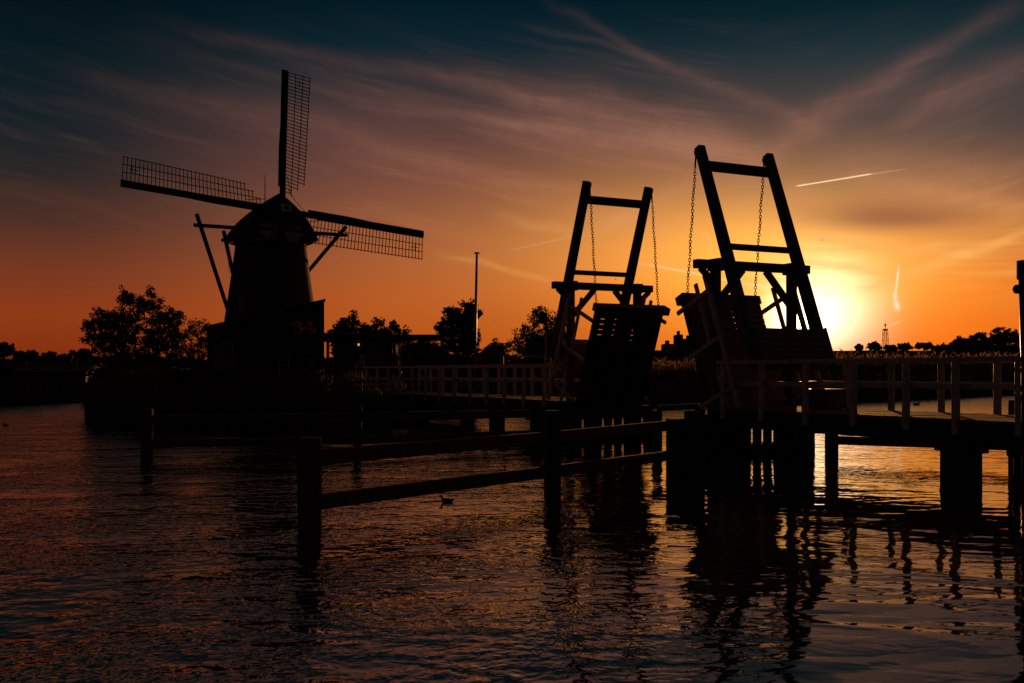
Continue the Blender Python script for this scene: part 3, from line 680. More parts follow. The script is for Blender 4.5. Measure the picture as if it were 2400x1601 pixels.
m = MB(); frame(m, x0, x1, z0, z1, DS - .01, .045); m.box(x0, x1, DS - .06, DS - .01, zat(858, DS), zat(855, DS))
wf = m.build('serving_window', M['orangeframe'], shed); MB().box(x0 + .045, x1 - .045, DS - .03, DS - .015, z0 + .05, z1 - .045).build('pane', M['glass'], wf)
m = MB()
for k in range(4):
    z = zat(836 + k * 9, DS - 1); m.box(xat(655, DS - 1), xat(678, DS - 1), DS - 1.04, DS - 1.0, z - .05, z)
for px in (655, 677): x = xat(px, DS - 1); m.box(x - .03, x + .03, DS - 1.0, DS - .95, hz(x, DS - 1), zat(832, DS - 1))
tag(m.build('slatted_screen', M['orangeframe']), 'low slatted wooden screen standing before the dark shed', 'screen')
# glazed pavilion with flat canopy
DP = 58.0
pav = thing('pavilion', (xat(845, DP), DP + 2, hz(xat(845, DP), DP)), 'low flat-roofed pavilion with a glazed front right of the dark shed', 'building')
gz = hz(xat(845, DP), DP)
m = MB().box(xat(758, DP), xat(925, DP), DP - 1, DP + 4, zat(801, DP), zat(783, DP)); m.box(xat(868, DP), xat(920, DP), DP - .4, DP + 3, zat(782.8, DP), zat(775, DP))
m.box(xat(925, DP), xat(1042, DP), DP - .6, DP + 4, zat(794, DP), zat(785, DP)); m.build('roof', M['roof'], pav)
MB().box(xat(764, DP), xat(866, DP), DP - 1.06, DP - 1.01, zat(784, DP), zat(781.5, DP)).build('roof_edge', M['metal'], pav)
MB().box(xat(782, DP), xat(918, DP), DP + .2, DP + 3.4, gz - .2, zat(800, DP)).build('wall', M['clad'], pav)
for (a_, b_) in ((859, 879.5), (881.5, 901)):
    MB().box(xat(a_, DP), xat(b_, DP), DP + .13, DP + .19, zat(855, DP), zat(803, DP)).build('window', M['glass'], pav)
MB().box(xat(879.5, DP), xat(881.5, DP), DP + .08, DP + .19, zat(855, DP), zat(803, DP)).build('mullion', M['orangeframe'], pav)
MB().box(xat(785.5, DP), xat(788, DP), DP - .7, DP - .64, zat(885, DP), zat(824, DP)).build('door_edge', M['orangeframe'], pav)
for px in (770, 925, 958, 1036): MB().box(xat(px, DP) - .07, xat(px, DP) + .07, DP - .3, DP - .16, gz - .2, zat(798, DP)).build('column', M['clad'], pav)
MB().box(xat(926, DP), xat(1040, DP), DP + 3.6, DP + 3.75, gz - .2, zat(825, DP)).build('back_wall', M['clad'], pav)
lp = at(840.5, 808, DP + .1); m = MB().tube([lp + ZZ * .07, lp + ZZ * .03, lp - ZZ * .05], [.03, .05, .05], 8); m.build('wall_lamp', M['lamp'], pav)
for px, py in ((897, 899), (940, 873)):
    p = at(px, py, 52); zg = hz(p.x, p.y)
    o = thing('path_light', (p.x, p.y, zg), 'small lit path light seen low between the railings, ' + ('left one' if px < 900 else 'right one'), 'lamp', 'small path lights behind the far railing')
    MB().tube([(p.x, p.y, zg - .05), (p.x, p.y, p.z - .05)], .025, 6).build('post', M['iron'], o); MB().tube([p - ZZ * .05, p + ZZ * .03], .03, 8).build('lamp_head', M['lamp'], o)
# pictogram sign
ps = at(849, 844.5, 50); sg = thing('rules_sign', (ps.x, 50, hz(ps.x, 50)), 'upright white sign with three round pictograms before the glazed pavilion', 'sign')
hw, hh = 6.0 / F * 50, 14.5 / F * 50
pnl = MB().box(ps.x - hw, ps.x + hw, 50, 50.03, ps.z - hh, ps.z + hh).build('panel', M['signwhite'], sg)
MB().box(ps.x - .03, ps.x + .03, 50.03, 50.09, hz(ps.x, 50) - .1, ps.z + hh - .05).build('post', M['metal'], sg)
for k, mm in enumerate(('signdark', 'signdark', 'red')):
    cz = ps.z + hh * (0.66 - 0.66 * k); m = MB(); q = 16; ro, ri = .088, .045
    m.add([(ps.x + r_ * math.cos(2 * math.pi * i / q), 49.993, cz + r_ * math.sin(2 * math.pi * i / q)) for r_ in (ro, ri) for i in range(q)], [(i, (i + 1) % q, q + (i + 1) % q, q + i) for i in range(q)])
    if k == 2: m.bar((ps.x - .06, 49.99, cz + .06), (ps.x + .06, 49.99, cz - .06), .02, .004, (0, 1, 0))
    m.build('pictogram', M[mm], pnl)
# blue tarpaulin panel behind the far railing
p = at(988, 888, 57); m = MB()
for k in range(12):
    xa, xb = p.x - .42 + .07 * k, p.x - .35 + .07 * k; ya, yb = 57 + .02 * math.sin(k * 1.3), 57 + .02 * math.sin((k + 1) * 1.3)
    m.hexa([(xa, ya, p.z - .57), (xb, yb, p.z - .57), (xb, yb + .02, p.z - .57), (xa, ya + .02, p.z - .57)], [(xa, ya, p.z + .33), (xb, yb, p.z + .33), (xb, yb + .02, p.z + .33), (xa, ya + .02, p.z + .33)])
bt = thing('tarpaulin_screen', (p.x, 57, hz(p.x, 57)), 'dull blue tarpaulin screen behind the far white railing', 'screen'); m.build('sheet', M['blue'], bt)
for sx in (-.45, .45): MB().box(p.x + sx - .02, p.x + sx + .02, 57.03, 57.07, hz(p.x, 57) - .1, p.z + .36).build('post', M['metal'], bt)
# small white notice
p = at(764, 898, 50); nt_ = thing('notice_board', (p.x, 50, hz(p.x, 50)), 'tiny pale notice board low at the foot of the dark shed', 'sign')
MB().box(p.x - .08, p.x + .08, 50, 50.02, p.z - .08, p.z + .09).build('panel', M['signwhite'], nt_); MB().box(p.x - .02, p.x + .02, 50.02, 50.05, hz(p.x, 50) - .1, p.z + .05).build('post', M['metal'], nt_)
# flagpole
p0, p1 = at(1111.5, 860, 58), at(1117.5, 597, 58); p0.z = hz(p0.x, 58)
fp = thing('flagpole', p0, 'tall bare tapering flagpole beside the round oak', 'flagpole')
MB().tube([p0 - ZZ * .1, p0.lerp(p1, .5), p1], [.105, .085, .06], 10).build('pole', M['white'], fp, smooth=True)
MB().tube([p1, p1 + ZZ * .04, p1 + ZZ * .05, p1 + ZZ * .10, p1 + ZZ * .14], [.05, .05, .15, .15, .06], 10).build('finial', M['metal'], fp)
# signal mast with barrier boom
p0, p1 = at(1278.5, 850, 60), at(1278.5, 752, 60); p0.z = hz(p0.x, 60)
sm_ = thing('signal_mast', p0, 'signal mast with dark square box on top before the bushy tree', 'signal')
MB().tube([p0 - ZZ * .1, p1], .05, 8).build('post', M['metal'], sm_)
a_, b_ = at(1263, 759, 60), at(1282, 733, 60); MB().box(a_.x, b_.x, 59.8, 60.2, a_.z, b_.z).build('signal_box', M['iron'], sm_, .02)
a_, b_ = at(1276, 774, 60), at(1286, 765, 60); MB().box(a_.x, b_.x, 59.85, 60.15, a_.z, b_.z).build('bracket', M['iron'], sm_)
a_, b_ = at(1276.5, 850, 60), at(1281, 838, 60); MB().box(a_.x, b_.x, 59.9, 59.94, a_.z, b_.z).build('plate', M['signwhite'], sm_)
p0, p1 = at(1222, 834, 59), at(1306, 838, 59); bm_ = thing('barrier_boom', (p1.x, 59, hz(p1.x, 59)), 'red and white striped barrier boom at the landward end of the far footbridge', 'barrier')
MB().bar(p0, p1, .06, .09).build('boom', M['stripe'], bm_); MB().box(p1.x - .1, p1.x + .12, 58.9, 59.1, hz(p1.x, 59) - .1, p1.z + .05).build('stand', M['metal'], bm_)
# dark service building behind the signal mast
DB = 80.0; bx0, bx1 = xat(1233, DB), xat(1345, DB); gz = hz(bx0, DB)
sb = thing('service_building', ((bx0 + bx1) / 2, DB + 2, gz), 'flat-roofed dark service building behind the signal mast', 'building')
MB().box(bx0, bx1, DB, DB + 4, gz - .3, zat(795, DB)).build('wall', M['clad'], sb); MB().box(bx0 - .1, bx1 + .1, DB - .1, DB + 4.1, zat(795, DB), zat(791.5, DB)).build('roof', M['roof'], sb)
MB().box(bx0 + 1.0, bx0 + 1.9, DB - .03, DB - .003, gz, gz + 2.1).build('door', M['roof'], sb)
DH = 110.0; p = at(1143, 812, DH); hs_ = thing('farmhouse', (p.x, DH + 3, hz(p.x, DH)), 'small gabled house roof right of the flagpole', 'house')
xa, xb, zr_, ze = xat(1122, DH), xat(1180, DH), zat(812, DH), zat(832, DH); gz = hz(p.x, DH)
MB().box(xa, xb, DH, DH + 6, gz - .3, ze).build('wall', M['brick'], hs_)
m = MB(); m.add([(xa - .3, DH - .3, ze - .05), (xa - .3, DH + 6.3, ze - .05), (xa + .8, DH + 3, zr_), (xb + .3, DH - .3, ze - .05), (xb + .3, DH + 6.3, ze - .05), (xb - .8, DH + 3, zr_)], [(0, 2, 5, 3), (1, 4, 5, 2), (0, 1, 2), (3, 5, 4), (0, 3, 4, 1)])
m.build('roof', M['roof'], hs_)
# boathouse on the left bank
DBH = 88.0; xa, xb = xat(32, DBH), xat(204, DBH); ze, zr_ = zat(868, DBH), zat(850.5, DBH); gz = hz((xa + xb) / 2, DBH)
bh = thing('boathouse', ((xa + xb) / 2, DBH + 2.5, gz), 'long low dark boathouse with pale gable trim on the far left bank', 'boathouse')
MB().box(xa + .1, xb - .1, DBH, DBH + 5, gz - .3, ze).build('wall', M['clad'], bh)
m = MB(); m.add([(xa, DBH - .35, ze - .08), (xb, DBH - .35, ze - .08), (xb, DBH + 2.5, zr_), (xa, DBH + 2.5, zr_), (xb, DBH + 5.35, ze - .08), (xa, DBH + 5.35, ze - .08)], [(0, 1, 2, 3), (3, 2, 4, 5), (0, 3, 5), (1, 4, 2), (0, 5, 4, 1)])
m.build('roof', M['roof'], bh)
for x in (xa - .06, xb + .06):
    m = MB(); m.bar((x, DBH - .35, ze - .16), (x, DBH + 2.5, zr_ - .02), .06, .2); m.bar((x, DBH + 5.35, ze - .16), (x, DBH + 2.5, zr_ - .02), .06, .2); m.build('gable_trim', M['dull'], bh)
MB().box(xa - .02, xb + .02, DBH - .42, DBH - .36, ze - .14, ze - .07).build('gutter', M['metal'], bh)
MB().box(xa + .04, xa + .1, DBH - .08, DBH - .02, gz, ze - .14).build('downpipe', M['metal'], bh)
# far apartment blocks
def block(px0, px1, ytop, D, label, seed):
    x0, x1 = xat(px0, D), xat(px1, D); z1 = zat(ytop, D); o = thing('apartment_block', ((x0 + x1) / 2, D + 8, 0.9), label, 'building', 'far apartment blocks on the horizon')
    MB().box(x0, x1, D, D + 16, 0.5, z1).build('wall', M['dull'], o)
    MB().box(x0 + (x1 - x0) * .25, x0 + (x1 - x0) * .6, D + 3, D + 9, z1, z1 + 2.2).build('roof_house', M['dull'], o)
    nfl = max(2, int((z1 - 1) / 3))
    for f_ in range(nfl): MB().box(x0 + 1, x1 - 1, D - .08, D - .01, 2.2 + f_ * (z1 - 2) / nfl, 3.4 + f_ * (z1 - 2) / nfl).build('window_band', M['glass'], o)
block(1588, 1601, 784, 620, 'tallest far apartment block showing between the two raised leaves', 1)
block(1598, 1660, 794, 640, 'wide far apartment block half hidden by the nearer raised leaf', 2)
block(1558, 1579, 806, 660, 'lowest far apartment block next to the farther raised leaf', 3)
MB_ = MB(); p = at(1583, 776, 600)
# pylon
DPY = 1200.0; px_ = xat(2075, DPY); pt = zat(752, DPY)
py = thing('power_pylon', (px_, DPY, 1.0), 'red lattice power pylon on the horizon right of the sun', 'pylon')
m = MB(); lv = [1, 12, 22, 31, 39, 46, 52]; wd = [4.6, 3.9, 3.4, 2.9, 2.5, 2.2, 1.9]
for sx in (-1, 1):
    for sy in (-1, 1):
        for k in range(6): m.bar((px_ + sx * wd[k], DPY + sy * wd[k], lv[k]), (px_ + sx * wd[k + 1], DPY + sy * wd[k + 1], lv[k + 1]), .45, .45)
for sy in (-1, 1):
    for k in range(6):
        for sx in (-1, 1): m.bar((px_ - sx * wd[k], DPY + sy * wd[k], lv[k]), (px_ + sx * wd[k + 1], DPY + sy * wd[k + 1], lv[k + 1]), .28, .28)
        m.bar((px_ - wd[k], DPY + sy * wd[k], lv[k]), (px_ + wd[k], DPY + sy * wd[k], lv[k]), .3, .3)
m.build('lattice_tower', M['pylon'], py); MB().tube([(px_, DPY, 50), (px_, DPY, pt)], [.5, .15], 6).build('mast', M['pylon'], py)
MB().box(px_ - 2.0, px_ + 2.0, DPY - 1, DPY + 1, 50, 51.5).build('platform', M['pylon'], py); MB().box(px_ - 0.9, px_ + 0.9, DPY - .8, DPY + .8, 55, 57).build('platform', M['pylon'], py)
for (qx, qy, D2) in ((1760, 832, 1500), (2560, 836, 1900)):
    q = at(qx, qy, D2); p = Vector((px_, DPY, 51)); pts = [p.lerp(q, k / 14) - ZZ * 14 * math.sin(math.pi * k / 14) for k in range(15)]
    MB().tube(pts, .06, 4).build('cable', M['pylon'], py)

# ------------------------------------------------------------------ small things on and by the bridge
p = B(5.1, 1.9, DZ); cb = thing('storage_box', p, 'dark storage box with a bright lid edge standing on the footbridge deck', 'box')
MB().hexa([B(4.7, 1.6, DZ + .005), B(4.7, 2.15, DZ + .005), B(5.5, 2.15, DZ + .005), B(5.5, 1.6, DZ + .005)], [B(4.7, 1.6, 1.44), B(4.7, 2.15, 1.44), B(5.5, 2.15, 1.44), B(5.5, 1.6, 1.44)]).build('body', M['plank'], cb, .01)
MB().bar(B(4.66, 1.875, 1.455), B(5.54, 1.875, 1.455), .62, .03, BV).build('lid', M['white'], cb, .005)
p = at(2384, 960, 20.0); mp_ = MB().bar((p.x, p.y, -1.5), (p.x, p.y, zat(938, 20)), .24, .24, BU); tag(mp_.build('mooring_post', M['pile'], None, .02), 'square mooring post top just beyond the right footbridge at the frame edge', 'post')
# pole at right edge with housing and round lamp
sp_ = B(-1.38, -0.35, 0); rp = thing('bridge_signal', (sp_.x, sp_.y, 0), 'dark round bridge signal post with a protruding lamp at the right edge', 'signal')
cx_ = xat(2404, 16.0); cy_ = 16.0
MB().tube([(cx_ + .03, cy_, -1.0), (cx_ + .02, cy_, 1.9), (cx_, cy_, 3.2)], [.075, .085, .10], 14).build('post', M['iron'], rp, smooth=True)
MB().tube([(cx_, cy_, 3.2), (cx_, cy_, 3.22), (cx_, cy_, 3.49), (cx_, cy_, 3.50)], [.10, .125, .125, .06], 14).build('housing', M['iron'], rp)
m = MB(); m.tube([(cx_ - .08, cy_ - .02, 3.06), (cx_ - .12, cy_ - .02, 3.06), (cx_ - .17, cy_ - .02, 3.06), (cx_ - .195, cy_ - .02, 3.06)], [.055, .072, .065, .03], 12); m.build('lamp', M['iron'], rp, smooth=True)

# ------------------------------------------------------------------ birds
def duck(px, py_, Y, L_, label, face=-1):
    x = xat(px, Y); o = thing('duck', (x, Y, 0), label, 'duck', 'ducks on the water')
    k = L_ / 0.5; s_ = face
    pts = [(-.26, .115), (-.22, .09), (-.14, .065), (-.02, .055), (.09, .062), (.15, .085), (.165, .125), (.175, .165), (.185, .195), (.205, .205), (.232, .200), (.262, .190), (.278, .186)]
    rd = [.006, .028, .062, .085, .082, .060, .038, .034, .042, .046, .036, .014, .006]
    MB().tube([(x + s_ * a * k, Y, b * k) for a, b in pts], [r_ * k for r_ in rd], 12).build('body', M['feather'], o, smooth=True)
    for sd in (-1, 1):
        MB().tube([(x + s_ * .06 * k, Y + sd * .062 * k, .08 * k), (x - s_ * .04 * k, Y + sd * .075 * k, .09 * k), (x - s_ * .2 * k, Y + sd * .02 * k, .115 * k)], [.02 * k, .035 * k, .006 * k], 8).build('wing', M['feather'], o, smooth=True)
        MB().tube([(x + s_ * .212 * k, Y + sd * .040 * k, .214 * k), (x + s_ * .212 * k, Y + sd * .047 * k, .214 * k)], [.006 * k, .004 * k], 6).build('eye', M['iron'], o)
    return o
duck(1048, 1168, 14.9, 0.20, 'small dark duck swimming left below the near guide fence', -1)
duck(2148, 948, 60.0, 0.45, 'tiny duck on the far water seen between the right railing posts', 1)
duck(13, 999, 36.5, 0.22, 'tiny duck on the water at the left edge of the frame', -1)
for (px, py_, D, lb) in ((1926, 563, 120, 'tiny flying bird right of the nearer balance beams'), (1443, 656, 110, 'tiny flying bird between the beams of the farther half')):
    p = at(px, py_, D); m = MB(); m.tube([p + Vector((-.09, 0, 0)), p, p + Vector((.1, 0, 0.01))], [.01, .035, .015], 6)
    m.add([p + Vector((.03, -.02, .01)), p + Vector((-.04, -.02, .01)), p + Vector((-.05, -.16, .06)), p + Vector((0, -.26, .03)), p + Vector((.02, -.16, .065))], [(0, 1, 2, 4), (4, 2, 3)])
    m.add([p + Vector((.03, .02, .01)), p + Vector((-.04, .02, .01)), p + Vector((-.05, .16, .06)), p + Vector((0, .26, .03)), p + Vector((.02, .16, .065))], [(0, 4, 2, 1), (4, 3, 2)])
    tag(m.build('bird', M['feather']), lb, 'bird', 'birds in the sky')

# ------------------------------------------------------------------ trees
def tree(name, label, D, base_px, blobs, natt, leaves, lsize, seed, cat='tree', group=None, crad=0.33, lm='leaf', depth=0.8, trunk_r=None, stems=1, sub=1.0):
    rng = np.random.default_rng(seed); k = D / F
    bx = xat(base_px, D); gz = hz(bx, D); root = thing(name, (bx, D, gz), label, cat, group)
    # attractors inside the blobs (cx, cy, rx, ry in photo pixels at distance D)
    wts = np.array([b[2] * b[3] for b in blobs], float) ** 0.85; wts /= wts.sum(); att = []
    for i in rng.choice(len(blobs), natt, p=wts):
        cx, cy, rx, ry = blobs[i]
        v = rng.normal(size=3); v /= np.linalg.norm(v); v *= rng.uniform(0.12, 1) ** 0.42
        rd = min(rx, max(ry, rx * .6)) if len(blobs) > 1 else rx
        att.append([(cx + v[0] * rx - 1200) * k, D + v[1] * rd * k * depth, EYE + (HY - cy + v[2] * ry) * k])
    att = np.array(att); top = att[:, 2].max(); crown_b = att[:, 2].min()
    cxm = att[:, 0].mean()
    H = max(crown_b - gz, 0.15 * (top - gz))
    nodes = []; par = []
    nst = 6
    for i in range(nst + 1):
        f = i / nst; nodes.append([bx + (cxm - bx) * f * 0.7 + 0.08 * math.sin(i * 1.7) * H * .3, D + 0.05 * math.cos(i * 2.1) * H * .3, gz - .1 + (H + (top - gz - H) * .55) * f]); par.append(i - 1)
    nodes = [np.array(q) for q in nodes]
    order = np.argsort(np.linalg.norm(att - np.array([cxm, D, crown_b]), axis=1))
    tips = []
    arr = np.zeros((len(nodes) + natt * 4, 3)); cnt = len(nodes); arr[:cnt] = nodes
    par += [0] * (natt * 4)
    for i in order:
        a = att[i]; dd = arr[:cnt] - a; cost = np.linalg.norm(dd, axis=1) + 0.55 * np.maximum(0, arr[:cnt, 2] - a[2]) * 1.5
        cost[0] += 5; j = int(np.argmin(cost)); p = arr[j].copy(); L_ = np.linalg.norm(a - p); ns = max(1, min(3, int(L_ / (0.45 * sub)) + 1)); pj = j
        for q in range(1, ns + 1):
            f = q / ns; w = p + (a - p) * f + (rng.normal(size=3) * L_ * .06 if q < ns else 0); w[2] += math.sin(f * math.pi) * L_ * .10
            arr[cnt] = w; par[cnt] = pj; pj = cnt; cnt += 1
        tips.append(pj)
    load = np.zeros(cnt)
    for t_ in tips: load[t_] += 1
    for i in range(cnt - 1, 0, -1): load[par[i]] += load[i] if i > nst else 0
    for i in range(nst, 0, -1): load[i - 1] = max(load[i - 1], 0) + load[i]
    tr = trunk_r or 0.022 * (top - gz) + .03
    rad = np.maximum(0.009 * sub, tr * np.sqrt(load / max(load[0], 1)))
    m = MB()
    for i in range(1, cnt):
        a, b = arr[par[i]], arr[i]; n_ = 7 if i <= nst else (5 if rad[i] > .03 else 3)
        if np.linalg.norm(b - a) > 1e-4: m.tube([a, b], [float(min(rad[par[i]], rad[i] * 1.5)), float(rad[i])], n_, cap=False)
    m.build('trunk', M['bark'], root)
    # leaves around every twig end, more loosely along the outer branches
    cen = np.repeat(arr[tips], leaves, axis=0); n = len(cen)
    v = rng.normal(size=(n, 3)); v /= np.linalg.norm(v, axis=1)[:, None]; r_ = crad * rng.uniform(.15, 1.0, n) ** 0.6
    cen = cen + v * r_[:, None] * np.array([1, 1, .8]) + rng.normal(size=(len(tips), 3)).repeat(leaves, 0) * crad * .25
    d1 = rng.normal(size=(n, 3)); d1 /= np.linalg.norm(d1, axis=1)[:, None]; d2 = np.cross(d1, rng.normal(size=(n, 3))); d2 /= np.linalg.norm(d2, axis=1)[:, None]
    sz = (lsize * rng.uniform(.6, 1.35, n))[:, None]
    quad = np.stack([cen - d1 * sz * .6, cen + d2 * sz * .34 - d1 * sz * .02, cen + d1 * sz * .6, cen - d2 * sz * .34], 1)
    npmesh('crown', quad, 4, M[lm], root)
    return root
BGT = 'trees along the horizon'
tree('leafy_tree', 'broad spreading leafy tree alone on the left bank with open twigs', 76, 318, [(325, 778, 88, 78), (262, 790, 60, 60), (385, 800, 55, 60), (225, 762, 34, 14), (216, 792, 30, 9), (300, 700, 22, 20), (352, 712, 30, 24), (398, 742, 22, 22), (420, 745, 8, 22),
     (300, 845, 78, 26), (240, 738, 26, 12), (290, 684, 6, 12), (350, 682, 5, 12)], 1050, 21, .15, 11, crad=.29, stems=3)
tree('small_tree', 'small airy tree between the broad leafy tree and the dark shed', 82, 452, [(450, 800, 36, 34), (445, 765, 22, 18), (478, 765, 14, 18), (440, 835, 42, 22), (480, 815, 20, 26)], 260, 11, .15, 12, crad=.28)
tree('oak_tree', 'irregular oak tree showing above the flat pavilion roof', 92, 845, [(815, 768, 32, 24), (828, 748, 12, 14), (795, 782, 22, 14), (880, 776, 50, 12), (878, 764, 6, 14), (893, 765, 6, 14), (868, 820, 70, 34), (928, 768, 10, 14), (945, 786, 16, 14), (800, 815, 26, 20), (935, 820, 30, 24)],
     480, 15, .24, 13, crad=.36)
tree('oak_tree', 'tall rounded oak tree just left of the flagpole', 84, 1070, [(1075, 775, 42, 52), (1095, 735, 24, 26), (1050, 770, 26, 34), (1060, 735, 16, 14), (1100, 790, 24, 40), (1075, 835, 58, 26), (1108, 722, 7, 16), (1122, 736, 9, 8)], 420, 17, .24, 14, crad=.36)
tree('hawthorn_bush', 'low dense bush between the pavilion and the tall rounded oak', 80, 985, [(990, 815, 42, 22), (970, 830, 40, 24), (1020, 830, 30, 26)], 260, 18, .18, 15, crad=.36, cat='bush', lm='leafredlit')
tree('willow_tree', 'feathery bushy tree behind the signal mast', 88, 1265, [(1270, 775, 50, 42), (1235, 790, 34, 30), (1305, 770, 32, 38), (1268, 735, 24, 14), (1205, 812, 22, 16), (1250, 825, 60, 20), (1330, 800, 16, 26)], 620, 13, .15, 16, crad=.30)
tree('domed_tree', 'small domed tree between the flagpole and the signal mast', 130, 1163, [(1163, 822, 24, 20), (1160, 838, 32, 12)], 110, 34, .26, 17, crad=.5)
tree('young_tree', 'slender young tree with reddish light painted into its leaves, in front of the dark shed', 52, 712, [(698, 768, 7, 16), (728, 770, 8, 18), (722, 810, 10, 26), (708, 840, 12, 24), (716, 870, 10, 16)], 85, 14, .12, 18, crad=.17, lm='leafredlit', trunk_r=.04)
for i, (D, px, bl, lb) in enumerate([
    (260, 14, [(12, 818, 24, 17), (0, 828, 22, 18)], 'rounded tree at the very left edge of the horizon'),
    (270, 52, [(48, 836, 20, 10), (42, 829, 6, 4)], 'low tree second from the left edge'),
    (280, 76, [(76, 834, 13, 10)], 'small domed tree third from the left edge'),
    (250, 112, [(112, 838, 20, 10), (120, 832, 8, 6)], 'low scraggy tree fourth from the left edge'),
    (270, 148, [(148, 840, 14, 8)], 'low tree just left of the wide clipped-looking tree'),
    (240, 192, [(180, 834, 20, 15), (203, 834, 20, 15), (192, 828, 26, 10)], 'wide flat-topped tree left of the broad leafy tree'),
    (320, 2045, [(2042, 812, 9, 9), (2055, 814, 11, 8), (2048, 807, 5, 5)], 'double-headed tree left of the pylon foot'),
    (320, 2013, [(2013, 815, 6, 5)], 'tiny round tree left of the double-headed one'),
    (330, 2090, [(2088, 816, 14, 5)], 'low bush line right at the pylon foot'),
    (330, 2124, [(2122, 813, 14, 7)], 'domed tree right of the pylon'),
    (320, 2165, [(2158, 811, 11, 8), (2176, 812, 11, 8)], 'two-humped tree farther right of the pylon'),
    (240, 2250, [(2252, 804, 20, 14), (2240, 812, 14, 8)], 'left end tree of the big clump on the dike'),
    (240, 2300, [(2298, 798, 26, 18), (2275, 805, 16, 14)], 'middle tree of the big clump on the dike'),
    (230, 2352, [(2352, 790, 30, 22), (2335, 802, 20, 16)], 'tallest rounded tree of the clump near the right edge'),
    (230, 2405, [(2400, 792, 30, 22), (2425, 800, 40, 22)], 'last tree of the clump cut by the right edge')]):
    tree('horizon_tree', lb, D, px, bl, 120 if px < 300 else (50 if px < 2200 else 170), 26, D * .0017, 40 + i, group=BGT, crad=D * .0020, sub=3.0)

# far-off wood: one leafy mass along the horizon
rng = np.random.default_rng(77)
def mass(name, spans, per, lsz, seed, m_, kind='stuff'):
    rg = np.random.default_rng(seed); out = []
    for (px0, px1, D, ytop, amp) in spans:
        n = int((px1 - px0) * per); u = rg.uniform(px0, px1, n)
        top = ytop + amp * (np.sin(u * .11 + seed) * .5 + np.sin(u * .041) * .6 + np.sin(u * .29) * .25)
        ztop = EYE + (HY - top) / F * D; z = 0.6 + (ztop - .6) * rg.uniform(0, 1, n) ** .75
        Y = D + rg.uniform(-4, 4, n) * D / 150; c = np.stack([(u - 1200) / F * D, Y, z], -1)
        d1 = rg.normal(size=(n, 3)); d1 /= np.linalg.norm(d1, axis=1)[:, None]; d2 = np.cross(d1, rg.normal(size=(n, 3))); d2 /= np.linalg.norm(d2, axis=1)[:, None]
        s_ = (lsz * D / 200 * rg.uniform(.6, 1.4, n))[:, None]
        out.append(np.stack([c - d1 * s_, c + d2 * s_ * .6, c + d1 * s_, c - d2 * s_ * .6], 1))
    o = npmesh(name, np.concatenate(out), 4, m_); tag(o, kind=kind); return o
tag(mass('distant_wood', [(-150, 480, 290, 846, 3), (380, 520, 200, 850, 3), (700, 1350, 210, 842, 5), (1290, 1560, 200, 838, 4), (1500, 1640, 240, 828, 4), (2200, 2600, 245, 812, 3), (-150, 480, 275, 856, 3), (700, 1560, 190, 852, 4)], 45, .62, 5, M['leaf']), 'dark distant belt of woodland along the horizon', 'woodland')
tag(mass('bank_bushes', [(225, 520, 70, 868, 5), (560, 900, 52, 885, 4), (760, 1010, 64, 862, 5), (1000, 1320, 66, 856, 5)], 40, .34, 9, M['leaf']), 'low dark scrub covering the mill bank', 'scrub')

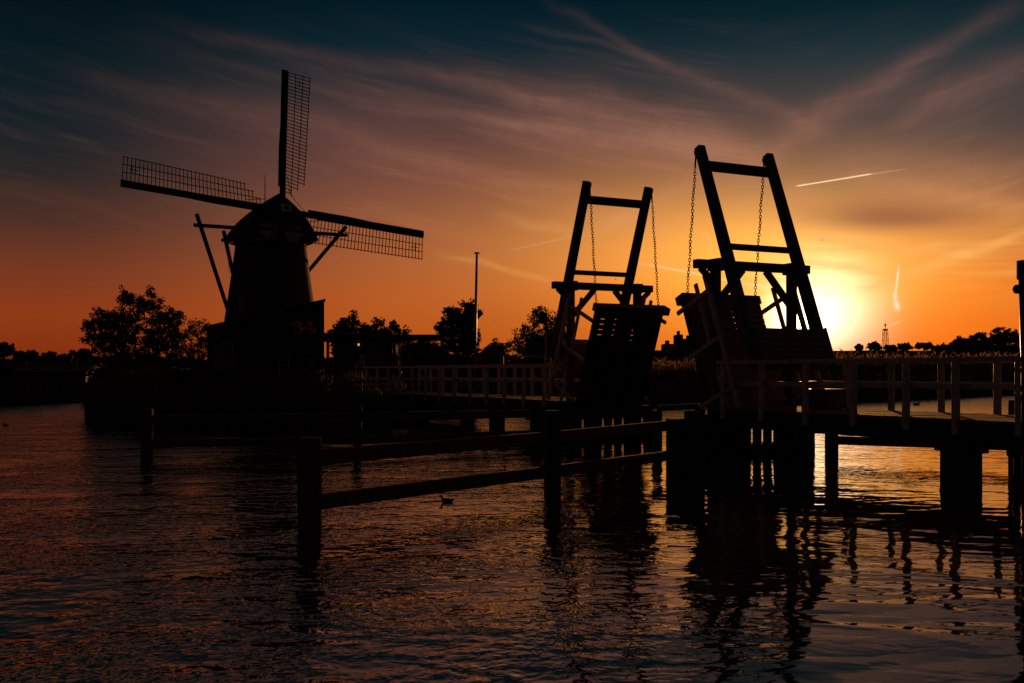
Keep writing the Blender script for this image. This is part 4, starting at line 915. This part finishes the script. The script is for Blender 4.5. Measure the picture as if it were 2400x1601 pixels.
# ------------------------------------------------------------------ reeds
def reeds(name, label, pts, n, hmin, hmax, seed, plume=0.0, spread=1.5, w=.010, lean=.18):
    rg = np.random.default_rng(seed); pts = np.array(pts, float); sl_ = np.linalg.norm(np.diff(pts, axis=0), axis=1); cum = np.concatenate([[0], np.cumsum(sl_)])
    u = rg.uniform(0, cum[-1], n); i = np.clip(np.searchsorted(cum, u) - 1, 0, len(sl_) - 1); f = (u - cum[i]) / sl_[i]
    p = pts[i] + (pts[i + 1] - pts[i]) * f[:, None]; nrm = np.stack([-(pts[i + 1] - pts[i])[:, 1], (pts[i + 1] - pts[i])[:, 0]], -1); nrm /= np.linalg.norm(nrm, axis=1)[:, None]
    p = p + nrm * rg.uniform(-.2, spread, n)[:, None]; z = hgt(p[:, 0], p[:, 1])
    clump = .75 + .25 * np.sin(p[:, 0] * 2.3 + p[:, 1]) * np.sin(p[:, 0] * .9)
    h = rg.uniform(hmin, hmax, n) * clump; a = rg.uniform(0, 2 * np.pi, n); ln = rg.uniform(0, lean, n) * h
    b = np.stack([p[:, 0], p[:, 1], np.maximum(z, -.3)], -1); dx_ = np.stack([np.cos(a), np.sin(a), 0 * a], -1)
    pw = np.stack([-np.sin(a), np.cos(a), 0 * a], -1); t = b + dx_ * ln[:, None] + np.array([0, 0, 1]) * h[:, None]; mid = b + dx_ * ln[:, None] * .3 + np.array([0, 0, 1]) * h[:, None] * .55
    ww = (w * rg.uniform(.7, 1.5, n))[:, None]
    q1 = np.stack([b - pw * ww * .6, b + pw * ww * .6, mid + pw * ww, mid - pw * ww], 1); q2 = np.stack([mid - pw * ww, mid + pw * ww, t + pw * ww * .15, t - pw * ww * .15], 1)
    # a hanging leaf on each stem
    la = rg.uniform(0, 2 * np.pi, n); ld = np.stack([np.cos(la), np.sin(la), 0 * la], -1); s0 = b + (mid - b) * rg.uniform(.5, 1.2, n)[:, None]; s1 = s0 + ld * (h * .16)[:, None] + np.array([0, 0, 1]) * (h * .10)[:, None]; s2 = s0 + ld * (h * .30)[:, None]
    q3 = np.stack([s0, s0 + pw * ww * 1.1, s1 + pw * ww * 1.3, s1 - pw * ww * .5], 1); q4 = np.stack([s1 - pw * ww * .5, s1 + pw * ww * 1.3, s2 + pw * ww * .1, s2], 1)
    o = npmesh(name, np.concatenate([q1, q2, q3, q4]), 4, M['reed']); tag(o, label, 'reeds', kind='stuff')
    if plume:
        sel = rg.uniform(0, 1, n) < plume; tt = t[sel]; k = len(tt); dd = dx_[sel]; sc = (hmax * .085 * rg.uniform(.6, 1.3, k))[:, None]; pp = pw[sel]
        dr_ = dd * .6 + np.array([0, 0, 1.0]); Q_ = []
        for s_, c_ in ((pp, 0), (dd, 0)): Q_.append(np.stack([tt - dr_ * sc * .4, tt + s_ * sc * .42 + dr_ * sc * .3, tt + dr_ * sc * 1.5 + dd * sc * .6, tt - s_ * sc * .30 + dr_ * sc * .3], 1))
        o2 = npmesh(name.replace('reeds', 'reed_plumes') if 'reeds' in name else 'reed_plumes', np.concatenate(Q_), 4, M['plume'], o); tag(o2, kind='stuff')
    return o
shore = [tuple(q) for q in POLY]
isl = [(-25.3, 66.5), (-22.5, 58), (-19.7, 50), (-16.6, 42), (-14.0, 36.2), (-13.3, 35.0), (-11, 34.4), (-8.3, 34.6), (-6, 35.2), (-4.6, 36.2), (-4.2, 39), (-4.6, 45)]
reeds('island_reeds', 'tall dark reeds fringing the mill bank behind the farther guide fence', isl, 16000, 1.0, 1.75, 1, spread=2.4, w=.012)
reeds('left_bank_reeds', 'dark reeds below the boathouse on the far left shore', [(-80, 42), (-44, 50), (-27.5, 56), (-26.6, 64)], 7000, .7, 1.4, 2, spread=2.5, w=.02)
reeds('channel_reeds', 'sunlit reeds on the shore seen between the two raised leaves', [(-2.6, 52), (3, 55), (8, 57.5), (13, 60), (20, 64)], 9000, .6, 1.15, 3, .10, spread=3, w=.014)
reeds('meadow_reeds', 'second belt of golden reeds further back between the raised leaves', [(2, 62), (10, 66), (16, 72), (24, 84)], 7000, 1.2, 1.9, 4, .30, spread=3, w=.02)
reeds('right_bank_reeds', 'dark reeds along the far shore behind the right railings', [(20, 64), (30, 75), (43, 90), (70, 112)], 11000, .8, 1.6, 5, .05, spread=5, w=.022)
reeds('dike_reeds', 'golden-tipped reed bed glowing below the dike on the right', [(26, 92), (40, 98), (54, 104), (75, 122), (100, 142)], 9000, 2.0, 2.9, 6, .45, spread=6, w=.028)
